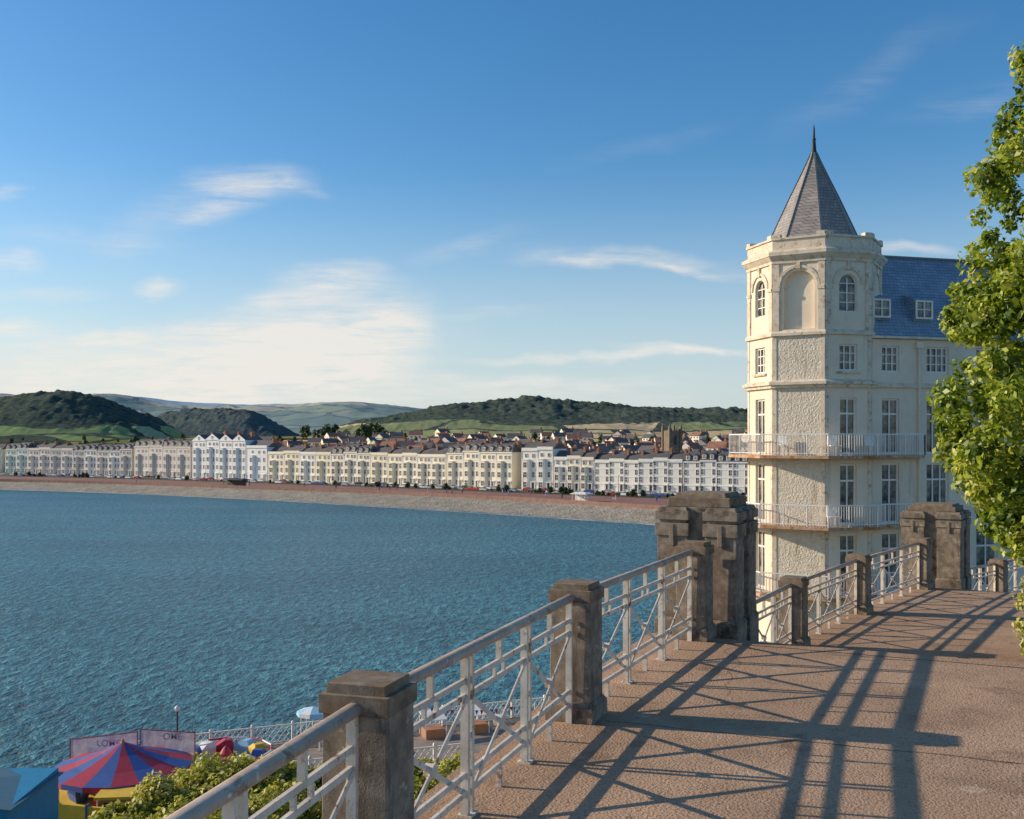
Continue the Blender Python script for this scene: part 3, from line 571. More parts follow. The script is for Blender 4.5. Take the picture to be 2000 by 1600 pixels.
def fieldmat(name,forest_z=None,haze=(0,0,0),haze_mix=0,wood=.5,vs=.006,stops=FSTOPS,hedge=.05):
    m,N_,L_2=newmat(name); b=N_['Principled BSDF']; tc=N_.new('ShaderNodeTexCoord')
    vo=N_.new('ShaderNodeTexVoronoi'); vo.inputs['Scale'].default_value=vs; L_2.new(tc.outputs['Object'],vo.inputs['Vector'])
    sepc=N_.new('ShaderNodeSeparateColor'); L_2.new(vo.outputs['Color'],sepc.inputs[0])
    r=ramp(N_,stops); r.color_ramp.interpolation='CONSTANT'; L_2.new(sepc.outputs[0],r.inputs[0])
    vd=N_.new('ShaderNodeTexVoronoi'); vd.feature='DISTANCE_TO_EDGE'; vd.inputs['Scale'].default_value=vs; L_2.new(tc.outputs['Object'],vd.inputs['Vector'])
    nz=N_.new('ShaderNodeTexNoise'); nz.inputs['Scale'].default_value=.035; nz.inputs['Detail'].default_value=10; nz.inputs['Roughness'].default_value=.82; L_2.new(tc.outputs['Object'],nz.inputs['Vector'])
    vt=N_.new('ShaderNodeTexVoronoi'); vt.inputs['Scale'].default_value=.11; L_2.new(tc.outputs['Object'],vt.inputs['Vector'])
    fm=N_.new('ShaderNodeMath'); fm.operation='MULTIPLY_ADD'; L_2.new(vt.outputs['Distance'],fm.inputs[0]); fm.inputs[1].default_value=-.28; L_2.new(nz.outputs['Fac'],fm.inputs[2])
    fr=ramp(N_,[(.18,(.015,.026,.014)),(.36,(.06,.083,.037)),(.5,(.13,.145,.06)),(.62,(.28,.25,.12))]); L_2.new(fm.outputs[0],fr.inputs[0])
    n2=N_.new('ShaderNodeTexNoise'); n2.inputs['Scale'].default_value=.006; n2.inputs['Detail'].default_value=8; n2.inputs['Roughness'].default_value=.6; L_2.new(tc.outputs['Object'],n2.inputs['Vector'])
    wm=N_.new('ShaderNodeMath'); wm.operation='GREATER_THAN'; L_2.new(n2.outputs['Fac'],wm.inputs[0]); wm.inputs[1].default_value=1-wood
    hd=N_.new('ShaderNodeMath'); hd.operation='LESS_THAN'; L_2.new(vd.outputs['Distance'],hd.inputs[0]); hd.inputs[1].default_value=hedge
    mxm=N_.new('ShaderNodeMath'); mxm.operation='MAXIMUM'; L_2.new(wm.outputs[0],mxm.inputs[0]); L_2.new(hd.outputs[0],mxm.inputs[1]); fac=mxm.outputs[0]
    if forest_z is not None:
        spz=N_.new('ShaderNodeSeparateXYZ'); L_2.new(tc.outputs['Object'],spz.inputs[0])
        na=N_.new('ShaderNodeMath'); na.operation='MULTIPLY_ADD'; L_2.new(n2.outputs['Fac'],na.inputs[0]); na.inputs[1].default_value=36; L_2.new(spz.outputs[2],na.inputs[2])
        g=N_.new('ShaderNodeMath'); g.operation='GREATER_THAN'; L_2.new(na.outputs[0],g.inputs[0]); g.inputs[1].default_value=forest_z+18
        m3=N_.new('ShaderNodeMath'); m3.operation='MAXIMUM'; L_2.new(g.outputs[0],m3.inputs[0]); L_2.new(fac,m3.inputs[1]); fac=m3.outputs[0]
    mx=N_.new('ShaderNodeMix'); mx.data_type='RGBA'; L_2.new(fac,mx.inputs[0]); L_2.new(r.outputs[0],mx.inputs[6]); L_2.new(fr.outputs[0],mx.inputs[7])
    m2=N_.new('ShaderNodeMix'); m2.data_type='RGBA'; m2.inputs[0].default_value=haze_mix; L_2.new(mx.outputs[2],m2.inputs[6]); m2.inputs[7].default_value=(*haze,1)  # aerial haze painted in: land colour mixed toward a bluish tint
    L_2.new(m2.outputs[2],b.inputs['Base Color']); b.inputs['Roughness'].default_value=1; b.inputs['Specular IOR Level'].default_value=0
    bp=N_.new('ShaderNodeBump'); bp.inputs['Strength'].default_value=1; bp.inputs['Distance'].default_value=8; L_2.new(fm.outputs[0],bp.inputs['Height'])
    # only the woods are rough
    bs=N_.new('ShaderNodeMath'); bs.operation='MULTIPLY_ADD'; L_2.new(fac,bs.inputs[0]); bs.inputs[1].default_value=.9; bs.inputs[2].default_value=.1; L_2.new(bs.outputs[0],bp.inputs['Strength'])
    L_2.new(bp.outputs[0],b.inputs['Normal'])
    return m
def gz(s): return np.interp(s,[0,60,150,500,1100,2600,9000],[-20.1,-18.5,-14,0,6,14,30])
rows=[(dBv+s,gz(s)) for s in [2.5,20,60,100,150,220,300,400,500,650,800,1000,1300,1700,2300,3200,4500,7000,12000]]
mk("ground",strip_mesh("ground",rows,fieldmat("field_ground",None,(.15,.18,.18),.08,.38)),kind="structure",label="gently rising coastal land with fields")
def hill(name,pts,d,front,back,mat,base=-5,amp=5,nsc=18,nu=260,nv=60,label="",pw=.9):
    xs=np.array([p[0] for p in pts],float); yy=np.array([p[1] for p in pts],float)
    P=np.linspace(xs[0],xs[-1],nu); Y=np.interp(P,xs,yy); k=max(3,nu//40)|1; Y=np.convolve(np.pad(Y,k//2,'edge'),np.ones(k)/k,'valid')
    vs=[];fs=[]
    for j in range(nv):
        t=j/(nv-1)*2-1; off=(front if t<0 else back)*t
        for i in range(nu):
            dd=d+off; x=(P[i]-1000)/2000*d*(1+off/d*.6); ridge=(860-Y[i])/2000*d
            prof=(math.cos(t*math.pi)+1)/2
            gul=noise.fractal(Vector((x/160,dd/160,3)),1,2,4)*16*(1-abs(t))*min(1,max(0,ridge-base)/30)*(1 if abs(t)>.12 else .3)
            z=base+(ridge-base)*prof**pw+gul+ (noise.noise(Vector((x/nsc,dd/nsc,0)))+.6*noise.noise(Vector((x/nsc*2.3,dd/nsc*2.3,5))))*amp*prof
            vs.append((x,dd,z))
    for j in range(nv-1):
        for i in range(nu-1): fs.append([j*nu+i,j*nu+i+1,(j+1)*nu+i+1,(j+1)*nu+i])
    mb=MB(); mb.add(vs,fs); mk(name,mb.mesh(name,[mat],True),kind="structure",label=label)
HAZE_TINT=(.22,.27,.32)  # bluish distance haze, painted into the hills' base colour
GST=[(0,(.24,.31,.07)),(.35,(.38,.37,.10)),(.6,(.20,.27,.06)),(.85,(.50,.42,.17))]
hill("hill",[(-500,860),(-350,818),(-200,808),(-60,798),(0,789),(60,773),(140,765),(200,775),(260,804),(320,834),(370,864)],1500,520,420,fieldmat("wooded_hill",18,HAZE_TINT,.22,.08,.006,GST),base=-4,amp=4.5,nsc=14,nu=320,nv=90,label="rounded wooded hill with green fields at its foot",pw=1.25)
hill("hill",[(260,870),(320,809),(380,800),(450,802),(500,806),(545,830),(620,868)],2000,400,400,fieldmat("wooded_hill_b",4,HAZE_TINT,.38,.4,.006,GST),base=-8,amp=4.5,nsc=16,label="low wooded hill")
hill("hill",[(600,880),(650,842),(700,822),(740,816),(800,808),(880,793),(960,787),(1040,787),(1120,790),(1200,793),(1280,799),(1380,802),(1480,804),(1600,810),(1800,818),(2100,833),(2400,870)],1750,720,500,fieldmat("wooded_ridge",23,HAZE_TINT,.22,.12,.0055,FSTOPS,.03),base=2,amp=4.5,nsc=14,nu=560,nv=110,label="long wooded ridge above yellow fields",pw=1.15)
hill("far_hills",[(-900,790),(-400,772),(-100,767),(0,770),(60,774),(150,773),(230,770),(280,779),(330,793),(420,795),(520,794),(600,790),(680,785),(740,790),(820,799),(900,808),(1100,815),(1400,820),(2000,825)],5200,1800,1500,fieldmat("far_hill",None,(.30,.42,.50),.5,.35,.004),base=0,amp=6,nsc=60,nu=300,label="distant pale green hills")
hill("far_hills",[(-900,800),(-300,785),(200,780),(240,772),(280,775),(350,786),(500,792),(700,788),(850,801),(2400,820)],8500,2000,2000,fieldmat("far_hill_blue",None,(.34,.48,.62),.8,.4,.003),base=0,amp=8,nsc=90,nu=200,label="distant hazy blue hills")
# ------------------------------------------------------------ seafront terraces
def wcol(n_,c): return noisemat(n_,[(.3,tuple(x*.92 for x in c)),(.7,c)],scale=.4,rough=.85,bump=.1)
WC=dict(cream=wcol("facade_cream",(.97,.85,.63)),white=wcol("facade_white",(.97,.90,.77)),blue=wcol("facade_bluewhite",(.88,.87,.84)),pink=wcol("facade_pink",(.90,.76,.63)),green=wcol("facade_green",(.72,.79,.65)),yellow=wcol("facade_yellow",(.97,.83,.56)),grey=wcol("facade_grey",(.68,.60,.52)))
wm_={}
FGL=plain("far_window_glass",(.10,.095,.09),.2,.5,.5)
def winmesh(w,h):
    k=(w,h)
    if k not in wm_:
        m=MB(); a=w/2; m.add([(-a,-.03,0),(a,-.03,0),(a,-.03,h),(-a,-.03,h)],[[0,1,2,3]],1)
        for x0,x1,z0,z1 in((-a-.15,-a,-.1,h+.1),(a,a+.15,-.1,h+.1),(-a,a,h,h+.15),(-a,a,-.15,0)): m.box(x0,x1,-.14,.0,z0,z1,0)
        m.box(-.05,.05,-.07,-.03,0,h,0); m.box(-a,-.05,-.07,-.03,h*.5-.05,h*.5+.05,0); m.box(.05,a,-.07,-.03,h*.5-.05,h*.5+.05,0)
        wm_[k]=m.mesh("window",[FRAMEW,FGL])
    return wm_[k]
hm={}
def housemeshes(Wd,H,fl,style,col,bay):
    k=(round(Wd,1),round(H,1),fl,style,col,bay)
    if k in hm: return hm[k]
    D=12; mats=[WC[col],WHITE]
    w=MB(); w.box(0,Wd,0,D,-1,H)
    fh=H/fl
    w.box(-.06,Wd+.06,-.35,-.003,H-.45,H-.1,1); w.box(.0,Wd,-.15,-.003,fh-.15,fh+.05,1)
    for i in range(2,fl): w.box(.0,Wd,-.1,-.003,i*fh-.1,i*fh+.02,1)
    if style in('parapet',): w.box(0,Wd,-.12,.25,H-.0,H+.9,0)
    if bay:
        bw=min(3.2,Wd*.42); c=Wd*.3; n_=fl-1
        w.prism([(c-bw/2,-.003),(c-bw/2+.5,-1.1),(c+bw/2-.5,-1.1),(c+bw/2,-.003)],-1,n_*fh-.2,0)
        w.prism([(c-bw/2-.1,-.003),(c-bw/2+.45,-1.25),(c+bw/2-.45,-1.25),(c+bw/2+.1,-.003)],n_*fh-.2,n_*fh+.15,1)
    for x in (.0,Wd-.25): w.box(x,x+.25,-.12,-.002,0,H-.45,1)
    r=MB()
    if style=='mansard':
        r.loft([[(0,.1,H),(Wd,.1,H),(Wd,D,H),(0,D,H)],[(.2,1.3,H+2.9),(Wd-.2,1.3,H+2.9),(Wd-.2,D-1,H+2.9),(.2,D-1,H+2.9)],[(1.2,4,H+3.7),(Wd-1.2,4,H+3.7),(Wd-1.2,D-4,H+3.7),(1.2,D-4,H+3.7)]])
    elif style=='gable':
        r.loft([[(0,0,H),(Wd/2,0,H+3.0),(Wd,0,H)],[(0,D,H),(Wd/2,D,H+3.0),(Wd,D,H)]])
    else:
        r.loft([[(0,.4,H+.0),(Wd,.4,H+.0),(Wd,D,H+.0),(0,D,H+.0)],[(0,D/2-.5,H+3.4),(Wd,D/2-.5,H+3.4),(Wd,D/2+.5,H+3.4),(0,D/2+.5,H+3.4)]])
    if style=='gable':
        w.loft([[(0,-.05,H),(Wd/2,-.05,H+2.9),(Wd,-.05,H)],[(0,.2,H),(Wd/2,.2,H+2.9),(Wd,.2,H)]],0)
    d=MB(); d.box(-.75,.75,0,1.6,0,1.7,0); d.loft([[(-.95,-.15,1.7),(0,-.15,2.35),(.95,-.15,1.7)],[(-.95,2,1.7),(0,2,2.35),(.95,2,1.7)]],1)
    c=MB(); c.box(-.45,.45,-1.2,1.2,0,2.4,0); c.box(-.5,.5,-1.25,1.25,2.1,2.25,0)
    for yy in(-.8,0,.8): c.tube((0,yy,2.4),(0,yy,2.95),.16,.13,6,1)
    do=MB(); do.box(-.9,.9,-.9,-.01,0,.2,1); do.box(-.65,.65,-.12,-.02,.2,2.7,0); do.box(-.95,-.7,-.8,-.6,.2,2.9,1); do.box(.7,.95,-.8,-.6,.2,2.9,1); do.box(-1.1,1.1,-.95,-.02,2.9,3.2,1)
    hm[k]=(w.mesh("wall",mats),r.mesh("roof",[SLATE3]),d.mesh("dormer",[WC[col],SLATE3]),c.mesh("chimney",[BRICK,REDROOF]),do.mesh("door",[DARK,WHITE]))
    return hm[k]
def terrace(px0,px1,n_,ytop,col,style,fl,bay=True,label="",alt=None):
    for i in range(n_):
        a=px0+(px1-px0)*i/n_; b_=px0+(px1-px0)*(i+1)/n_
        A=Vector(((a-1000)/2000*dB(a),dB(a)+1.5)); B=Vector(((b_-1000)/2000*dB(b_),dB(b_)+1.5))
        Wd=(B-A).length; dm_=(dB(a)+dB(b_))/2; H=(860-ytop)/2000*dm_+20
        colr=col
        if alt and i%len(alt)==0: colr=alt[(i//len(alt))%len(alt)]
        ang=math.atan2(B.y-A.y,B.x-A.x); Wr=round(Wd*2)/2; Hr=round(H*2)/2+(.5 if i%3==1 else 0)
        wme,rme,dme,cme,dom=housemeshes(Wr,Hr,fl,style,colr,bay)
        e=empty("seafront_house",Matrix.Translation((A.x,A.y,-20))@Matrix.Rotation(ang,4,'Z')@Matrix.Diagonal((Wd/Wr,1,1,1)),label=label,cat="house",group="terraced seafront houses")
        mk("wall",wme,e); ro=mk("roof",rme,e); fh=Hr/fl
        mk("chimney",cme,ro,TM(Wr-.1,5,Hr+1.9)); 
        if i%2: mk("chimney",cme,ro,TM(Wr*.5,8.5,Hr+1.4))
        if style=='mansard':
            for x in (Wr*.27,Wr*.73): 
                dd=mk("dormer",dme,ro,TM(x,.25,Hr+.5)); mk("window",winmesh(.9,1.1),dd,TM(0,-.02,.3))
        if style=='gable': mk("window",winmesh(1.0,1.5),e,TM(Wr/2,-.05,Hr+.2))
        cx=Wr*.3; cols=[cx]+([Wr*.62,Wr*.86] if Wr>7.5 else [Wr*.76]) if bay else list(np.linspace(Wr*.14,Wr*.86,max(2,round(Wr/2.6))))
        for f in range(fl):
            for ci,c in enumerate(cols):
                inb=bay and ci==0 and f<fl-1
                if f==0 and c==cols[-1]: mk("door",dom,e,TM(c,-.0,0)); continue
                h=2.0 if f<fl-1 else 1.4
                mk("window",winmesh(1.5 if inb else 1.1,h),e,TM(c,-1.1 if inb else 0,f*fh+.95))
terrace(8,52,2,878,'green','mansard',4,label="pale green terraced seafront house with bay windows")
terrace(52,140,4,879,'pink','parapet',4,label="pale pink terraced seafront house with bay windows",alt=['pink','grey'])
terrace(140,256,5,880,'white','mansard',4,label="off white terraced seafront house with dormers",alt=['grey','pink'])
terrace(260,370,4,872,'grey','mansard',4,label="grey seafront hotel with deep bays and dark roof")
terrace(374,478,4,860,'blue','gable',5,label="tall bluish white gabled seafront hotel")
terrace(480,520,1,874,'blue','parapet',4,label="pale seafront house with bay window")
terrace(522,645,4,886,'yellow','parapet',4,label="cream yellow terraced seafront house with bays",alt=['cream','white'])
terrace(645,722,3,886,'cream','mansard',4,label="cream seafront house with dark mansard roof")
terrace(722,756,1,888,'yellow','parapet',4,label="cream seafront house with bay window")
terrace(757,870,4,891,'cream','parapet',4,label="cream seafront hotel with bay windows",alt=['yellow','cream'])
terrace(872,1000,4,884,'cream','mansard',4,label="large cream hotel with tall mansard roof")
terrace(1019,1080,2,880,'white','parapet',4,label="white seafront hotel with classical front")
terrace(1082,1160,3,897,'cream','parapet',4,label="cream seafront house with brick chimneys",alt=['white','cream'])
terrace(1162,1334,6,902,'white','parapet',4,False,label="white classical terraced seafront house")
terrace(1336,1465,4,902,'white','mansard',4,False,label="white terraced seafront house with dormers")
terrace(1466,1600,4,902,'white','parapet',4,False,label="white terraced seafront house")
terrace(-240,0,8,880,'cream','parapet',4,label="cream terraced seafront house with bays")
hv=[]
for wc_,rc in [('white',SLATE3),('cream',SLATE3),('grey',REDROOF),('pink',SLATE3),('white',REDROOF)]:
    m=MB(); m.box(-5,5,-4,4,-3,5.5,0); m.loft([[(-5.3,-4.5,5.4),(-5.3,0,8.8),(-5.3,4.5,5.4)],[(5.3,-4.5,5.4),(5.3,0,8.8),(5.3,4.5,5.4)]],1)
    m.loft([[(-5.02,-4,5.5),(-5.02,0,8.45),(-5.02,4,5.5)],[(-5.34,-4,5.5),(-5.34,0,8.45),(-5.34,4,5.5)]],0)
    m.box(3.5,4.6,-.6,.6,7.5,10.2,2)
    for z in (.6,3.3):
        for x in(-3.2,0,3.2): m.box(x-.7,x+.7,-4.06,-4.01,z,z+1.4,3)
    hv.append(m.mesh("town_house",[WC[wc_],rc,BRICK,GLASS]))
lb=["white rendered house with slate roof","cream rendered house with slate roof","grey rendered house with red tiled roof","pinkish house with slate roof","white house with red tiled roof"]
cnt=0
while cnt<298:
    px=random.uniform(520,1475); s=random.choice([random.uniform(40,140),random.uniform(100,330),random.uniform(200,520)])*(1 if px>640 else .7); d=dB(px)+s; x=(px-1000)/2000*d
    i=random.choice([0,0,1,1,2,3,4]); sc=random.uniform(.8,1.15)
    mk("town_house",hv[i],None,TM(x,d,float(gz(s))+.8,random.uniform(-.9,1.2),sc),label=lb[i],cat="house",group="houses in the town behind the seafront"); cnt+=1
px=1312; d=dB(px)+90; x=(px-1000)/2000*d; CH=noisemat("church_stone",[(.3,(.14,.105,.07)),(.7,(.28,.21,.14))],scale=.8)
e=empty("church_tower",TM(x,d,-18,.4),label="square brown stone church tower with corner pinnacles",cat="tower")
m=MB(); m.box(-3,3,-3,3,0,22.5); [m.box(i*3-.5,i*3+.5,j*3-.5,j*3+.5,0,23) for i in(-1,1) for j in(-1,1)]
for t in(-2,-.7,.7,2): m.box(t-.35,t+.35,-3.15,-2.8,22.4,23.3)
mk("wall",m.mesh("wall",[CH]),e)
m=MB(); m.taper(.6,0,.02,3); me=m.mesh("pinnacle",[CH]); [mk("pinnacle",me,e,TM(i*3,j*3,23)) for i in(-1,1) for j in(-1,1)]
m=MB(); m.add([(-.8,0,0),(.8,0,0),(.8,0,3.4),(0,0,4.4),(-.8,0,3.4)],[[0,1,2,3,4]]); mk("window",m.mesh("window",[DARK]),e,TM(0,-3.04,16))
tv=[]
for k in range(4):
    C=[];R=[]
    for i in range(14):
        a=random.random()*6.28; z=random.uniform(2.5,8.5); q=2.6*random.random()*(1-.5*abs(z-5)/4); C.append((q*math.cos(a),q*math.sin(a),z)); R.append(random.uniform(1.1,1.9))
    m=MB(); m.tube((0,0,-1),(0,0,4),.35,.2,6); [m.tube((0,0,3),(c[0]*.8,c[1]*.8,c[2]),.12,.04,5) for c in C[:5]]
    tv.append((leaves("crown",C,R,420,1.1,LEAFD),m.mesh("trunk",[BARK])))
def ftree(x,y,z,s,label="dark green tree among the houses"):
    k=random.randrange(4); e=empty("tree",TM(x,y,z,random.random()*6,s),label=label,cat="tree",group="trees in the town and fields"); mk("crown",tv[k][0],e); mk("trunk",tv[k][1],e)
for i in range(180):
    px=random.uniform(0,1470); s=random.uniform(40,520) if px>520 else random.uniform(20,200); d=dB(px)+s
    ftree((px-1000)/2000*d,d,float(gz(s)),random.uniform(.5,1.0))
for i in range(30):
    px=random.uniform(590,760); s=random.uniform(450,650); d=dB(px)+s; ftree((px-1000)/2000*d,d,float(gz(s)),random.uniform(1.0,1.8))
for i in range(55):
    px=random.uniform(-20,540); s=random.uniform(200,500); d=dB(px)+s; ftree((px-1000)/2000*d,d,float(gz(s))-1,random.uniform(.5,.9),"dark green tree at a field edge")
cb=[]
for nme,c in [("white",(.8,.8,.8)),("silver",(.45,.46,.48)),("red",(.4,.03,.02)),("blue",(.04,.09,.28)),("black",(.03,.03,.035))]:
    P=plain("car_paint_"+nme,c,.25); m=MB()
    sec=[(-2.1,.35,.75,.8),(-1.9,.3,.95,.86),(-.9,.3,1.0,.9),(1.0,.3,1.0,.9),(2.0,.3,.85,.86),(2.15,.35,.65,.8)]
    m.loft([[(x,-w,z0),(x,w,z0),(x,w,z1),(x,-w,z1)] for x,z0,z1,w in sec],0)
    m.loft([[(-1.7,-.78,.98),(1.2,-.78,.98),(1.2,.78,.98),(-1.7,.78,.98)],[(-1.2,-.62,1.42),(.5,-.62,1.42),(.5,.62,1.42),(-1.2,.62,1.42)]],1)
    m.box(-1.15,.45,-.6,.6,1.42,1.46,0)
    for x in(-1.3,1.35):
        for y in(-.86,.7): m.tube((x,y,.32),(x,y+.16,.32),.32,.32,12,2)
    cb.append((nme,m.mesh("parked_car",[P,GLASS,DARK])))
for i in range(120):
    px=12+i*12.1+random.uniform(-3,3)
    if random.random()<.15: continue
    t=random.choice([.69,.69,.87]); d=float(np.interp(px,PX,dE)*(1-t)+np.interp(px,PX,dBv)*t); d2=float(np.interp(px+4,PX,dE)*(1-t)+np.interp(px+4,PX,dBv)*t)
    a=math.atan2(d2-d,(px+4-1000)/2000*d2-(px-1000)/2000*d); nme,me=random.choice(cb[:2]+cb)
    mk("parked_car",me,None,TM((px-1000)/2000*d,d,-20.19,a),label=nme+" car parked along the seafront road",cat="car",group="cars parked along the seafront")
sh=leaves("crown",[(0,0,1.2),(.6,.2,1),(-.5,0,.9),(0,.3,1.8)],[.9,.7,.7,.6],260,.5,LEAFD)
for i in range(70):
    px=random.uniform(0,1460); t=.63; d=float(np.interp(px,PX,dE)*(1-t)+np.interp(px,PX,dBv)*t)
    mk("shrub",sh,None,TM((px-1000)/2000*d,d,-20.1,random.random()*6,random.uniform(.4,1.2)),label="dark green shrub on the promenade lawn",cat="shrub",group="shrubs on the promenade lawn")
m=MB(); m.tube((0,0,0),(0,0,7.5),.12,.07,8,0); m.tube((0,0,7.4),(.9,0,7.7),.05,.04,6,0); m.lathe([(.05,7.3),(.28,7.45),(.28,7.7),(.05,7.85)],8,1); lm=m.mesh("street_lamp",[DARK,WHITE])
for px in range(30,1460,62):
    t=.58; d=float(np.interp(px,PX,dE)*(1-t)+np.interp(px,PX,dBv)*t); mk("street_lamp",lm,None,TM((px-1000)/2000*d,d,-20.2,-1),label="dark street lamp on the promenade",cat="street lamp",group="street lamps on the promenade")
def shelter(px,t,w,wallm,roofm,label,h=2.8):
    d=float(np.interp(px,PX,dE)*(1-t)+np.interp(px,PX,dBv)*t); e=empty("shelter",TM((px-1000)/2000*d,d,-20.2,-.6),label=label,cat="shelter")
    m=MB(); m.loft([[(-w-.6,-2.4,h),(w+.6,-2.4,h),(w+.6,2.4,h),(-w-.6,2.4,h)],[(-w-.6,-2.4,h+.25),(w+.6,-2.4,h+.25),(w+.6,2.4,h+.25),(-w-.6,2.4,h+.25)],[(-w+1,-.5,h+.7),(w-1,-.5,h+.7),(w-1,.5,h+.7),(-w+1,.5,h+.7)]]); mk("roof",m.mesh("roof",[roofm]),e)
    m=MB(); m.box(-w,w,-.1,.1,0,h); m.box(-w*.4,w*.4,.1,1.8,0,h-.02); mk("wall",m.mesh("wall",[wallm]),e)
    m=MB(); m.tube((0,0,0),(0,0,h),.1,.1,8); me=m.mesh("post",[wallm])
    for x in (-w,-w/3,w/3,w):
        for y in(-2,2): mk("post",me,e,TM(x,y,0))
shelter(462,.1,6,DARK,DARK,"dark wooden seaside shelter on the promenade edge"); shelter(1136,.1,2.4,WHITE,WHITE,"small white flat roofed shelter by the beach",2.4)
def person_mesh():
    me=bpy.data.meshes.new("p"); V=[(0,0,.95),(0,0,1.2),(0,0,1.45),(0,0,1.56),(0,-.01,1.68),(.1,0,.9),(.12,-.12,.5),(.12,.05,.06),(-.1,0,.9),(-.12,.12,.5),(-.12,.2,.06),(.2,0,1.42),(.25,.05,1.15),(.24,-.05,.88),(-.2,0,1.42),(-.25,-.02,1.15),(-.24,-.12,.88)]
    E=[(0,1),(1,2),(2,3),(3,4),(0,5),(5,6),(6,7),(0,8),(8,9),(9,10),(2,11),(11,12),(12,13),(2,14),(14,15),(15,16)]
    me.from_pydata(V,E,[]); o=bpy.data.objects.new("p",me); COL.objects.link(o); md=o.modifiers.new("s",'SKIN')
    rr=[.15,.13,.15,.06,.11,.09,.07,.05,.09,.07,.05,.06,.045,.035,.06,.045,.035]
    for i,q in enumerate(rr): me.skin_vertices[0].data[i].radius=(q,q)
    me.skin_vertices[0].data[0].use_root=True
    dg=bpy.context.evaluated_depsgraph_get(); out=bpy.data.meshes.new_from_object(o.evaluated_get(dg)); bpy.data.objects.remove(o); return out
pm=person_mesh()
for i,c in enumerate([(.5,.1,.1),(.1,.15,.35),(.7,.7,.7),(.06,.06,.07)]):
    p2=pm.copy(); p2.materials.clear(); p2.materials.append(plain("clothes%d"%i,c))
    for k in range(7):
        px=random.uniform(250,1450); t=random.uniform(.1,.5); d=float(np.interp(px,PX,dE)*(1-t)+np.interp(px,PX,dBv)*t)
        mk("person",p2,None,TM((px-1000)/2000*d,d,-20.2,random.random()*6),label="person strolling on the promenade in "+["red","dark blue","pale grey","black"][i]+" clothes",cat="person",group="people on the promenade")
# ------------------------------------------------------------ amusement deck
DZ=-21.0
DECK=noisemat("deck_boards",[(.3,(.20,.15,.11)),(.7,(.36,.30,.24))],scale=.6,bump=.3,second=[(3,.6,.7,(.1,.08,.06))])
mb=MB(); mb.prism([(-29,57),(-27.8,65.8),(-22.9,68.3),(0,77.8),(22,86),(22,48),(-29,44)],-26,DZ); mk("pier_deck",mb.mesh("pier_deck",[DECK]),kind="structure",label="amusement deck beside the water")
def lattice(p,q,label="white lattice railing panel at the deck edge"):
    a=math.atan2(q[1]-p[1],q[0]-p[0]); Ld=math.hypot(q[0]-p[0],q[1]-p[1])
    e=empty("lattice_railing",TM(p[0],p[1],DZ,a),label=label,cat="railing",group="white lattice railings around the deck")
    m=MB(); m.bar((0,0,1.25),(Ld,0,1.25),.09,.09); mk("handrail",m.mesh("handrail",[WHITE]),e)
    m=MB(); m.box(-.08,.08,-.08,.08,0,1.4); m.taper(.1,1.4,.02,1.5); mk("post",m.mesh("post",[WHITE]),e)
    m=MB(); m.bar((0,0,.15),(Ld,0,.15),.05,.05)
    x=0
    while x<Ld-.3:
        m.bar((x,0,.15),(x+.42,0,.68),.03,.06); m.bar((x+.42,.03,.15),(x,.03,.68),.03,.06); m.bar((x,0,.68),(x+.42,0,1.2),.03,.06); m.bar((x+.42,.03,.68),(x,.03,1.2),.03,.06); x+=.42
    mk("lattice",m.mesh("lattice",[WHITE]),e)
pt=[Vector((-27.6,65.6)),Vector((-22.9,68.1)),Vector((0,77.6)),Vector((20,85))]
for a,b_ in zip(pt[:-1],pt[1:]):
    n_=max(1,int((b_-a).length/2.5))
    for i in range(n_): lattice(a.lerp(b_,i/n_),a.lerp(b_,(i+1)/n_))
for i in range(5): lattice(Vector((-15+2.5*i,62.4+.9*i)),Vector((-12.5+2.5*i,63.3+.9*i)),"white lattice railing panel around the rides")
RED=plain("red_canvas",(.42,.035,.06),.6); BLUE=plain("blue_canvas",(.05,.11,.32),.6); YEL=plain("yellow_paint",(.70,.45,.04)); LBL=plain("light_blue",(.30,.58,.78)); WOOD=plain("orange_wood",(.44,.21,.10)); LET=plain("sign_letters",(.60,.42,.44))
m_,N_,L_n=newmat("pink_net"); out=N_['Material Output']; N_.remove(N_['Principled BSDF']); PINK=m_
tcn=N_.new('ShaderNodeTexCoord'); nzn=N_.new('ShaderNodeTexNoise'); nzn.inputs['Scale'].default_value=1.5; nzn.inputs['Detail'].default_value=6; L_n.new(tcn.outputs['Object'],nzn.inputs['Vector']); rn=ramp(N_,[(.35,(.50,.34,.40)),(.5,(.70,.52,.54)),(.65,(.80,.68,.66))]); L_n.new(nzn.outputs['Fac'],rn.inputs[0])
d1=N_.new('ShaderNodeBsdfDiffuse'); t1=N_.new('ShaderNodeBsdfTranslucent'); x1=N_.new('ShaderNodeMixShader'); x1.inputs[0].default_value=.45
L_n.new(rn.outputs[0],d1.inputs[0]); L_n.new(rn.outputs[0],t1.inputs[0]); L_n.new(d1.outputs[0],x1.inputs[1]); L_n.new(t1.outputs[0],x1.inputs[2])
tr=N_.new('ShaderNodeBsdfTransparent'); x2=N_.new('ShaderNodeMixShader'); x2.inputs[0].default_value=.2; L_n.new(x1.outputs[0],x2.inputs[1]); L_n.new(tr.outputs[0],x2.inputs[2]); L_n.new(x2.outputs[0],out.inputs[0])
rx,ry=-22.8,60.0
e=empty("fairground_ride",TM(rx,ry,DZ),label="round fairground ride with red and blue striped canopy",cat="fairground ride")
m=MB(); n_=16
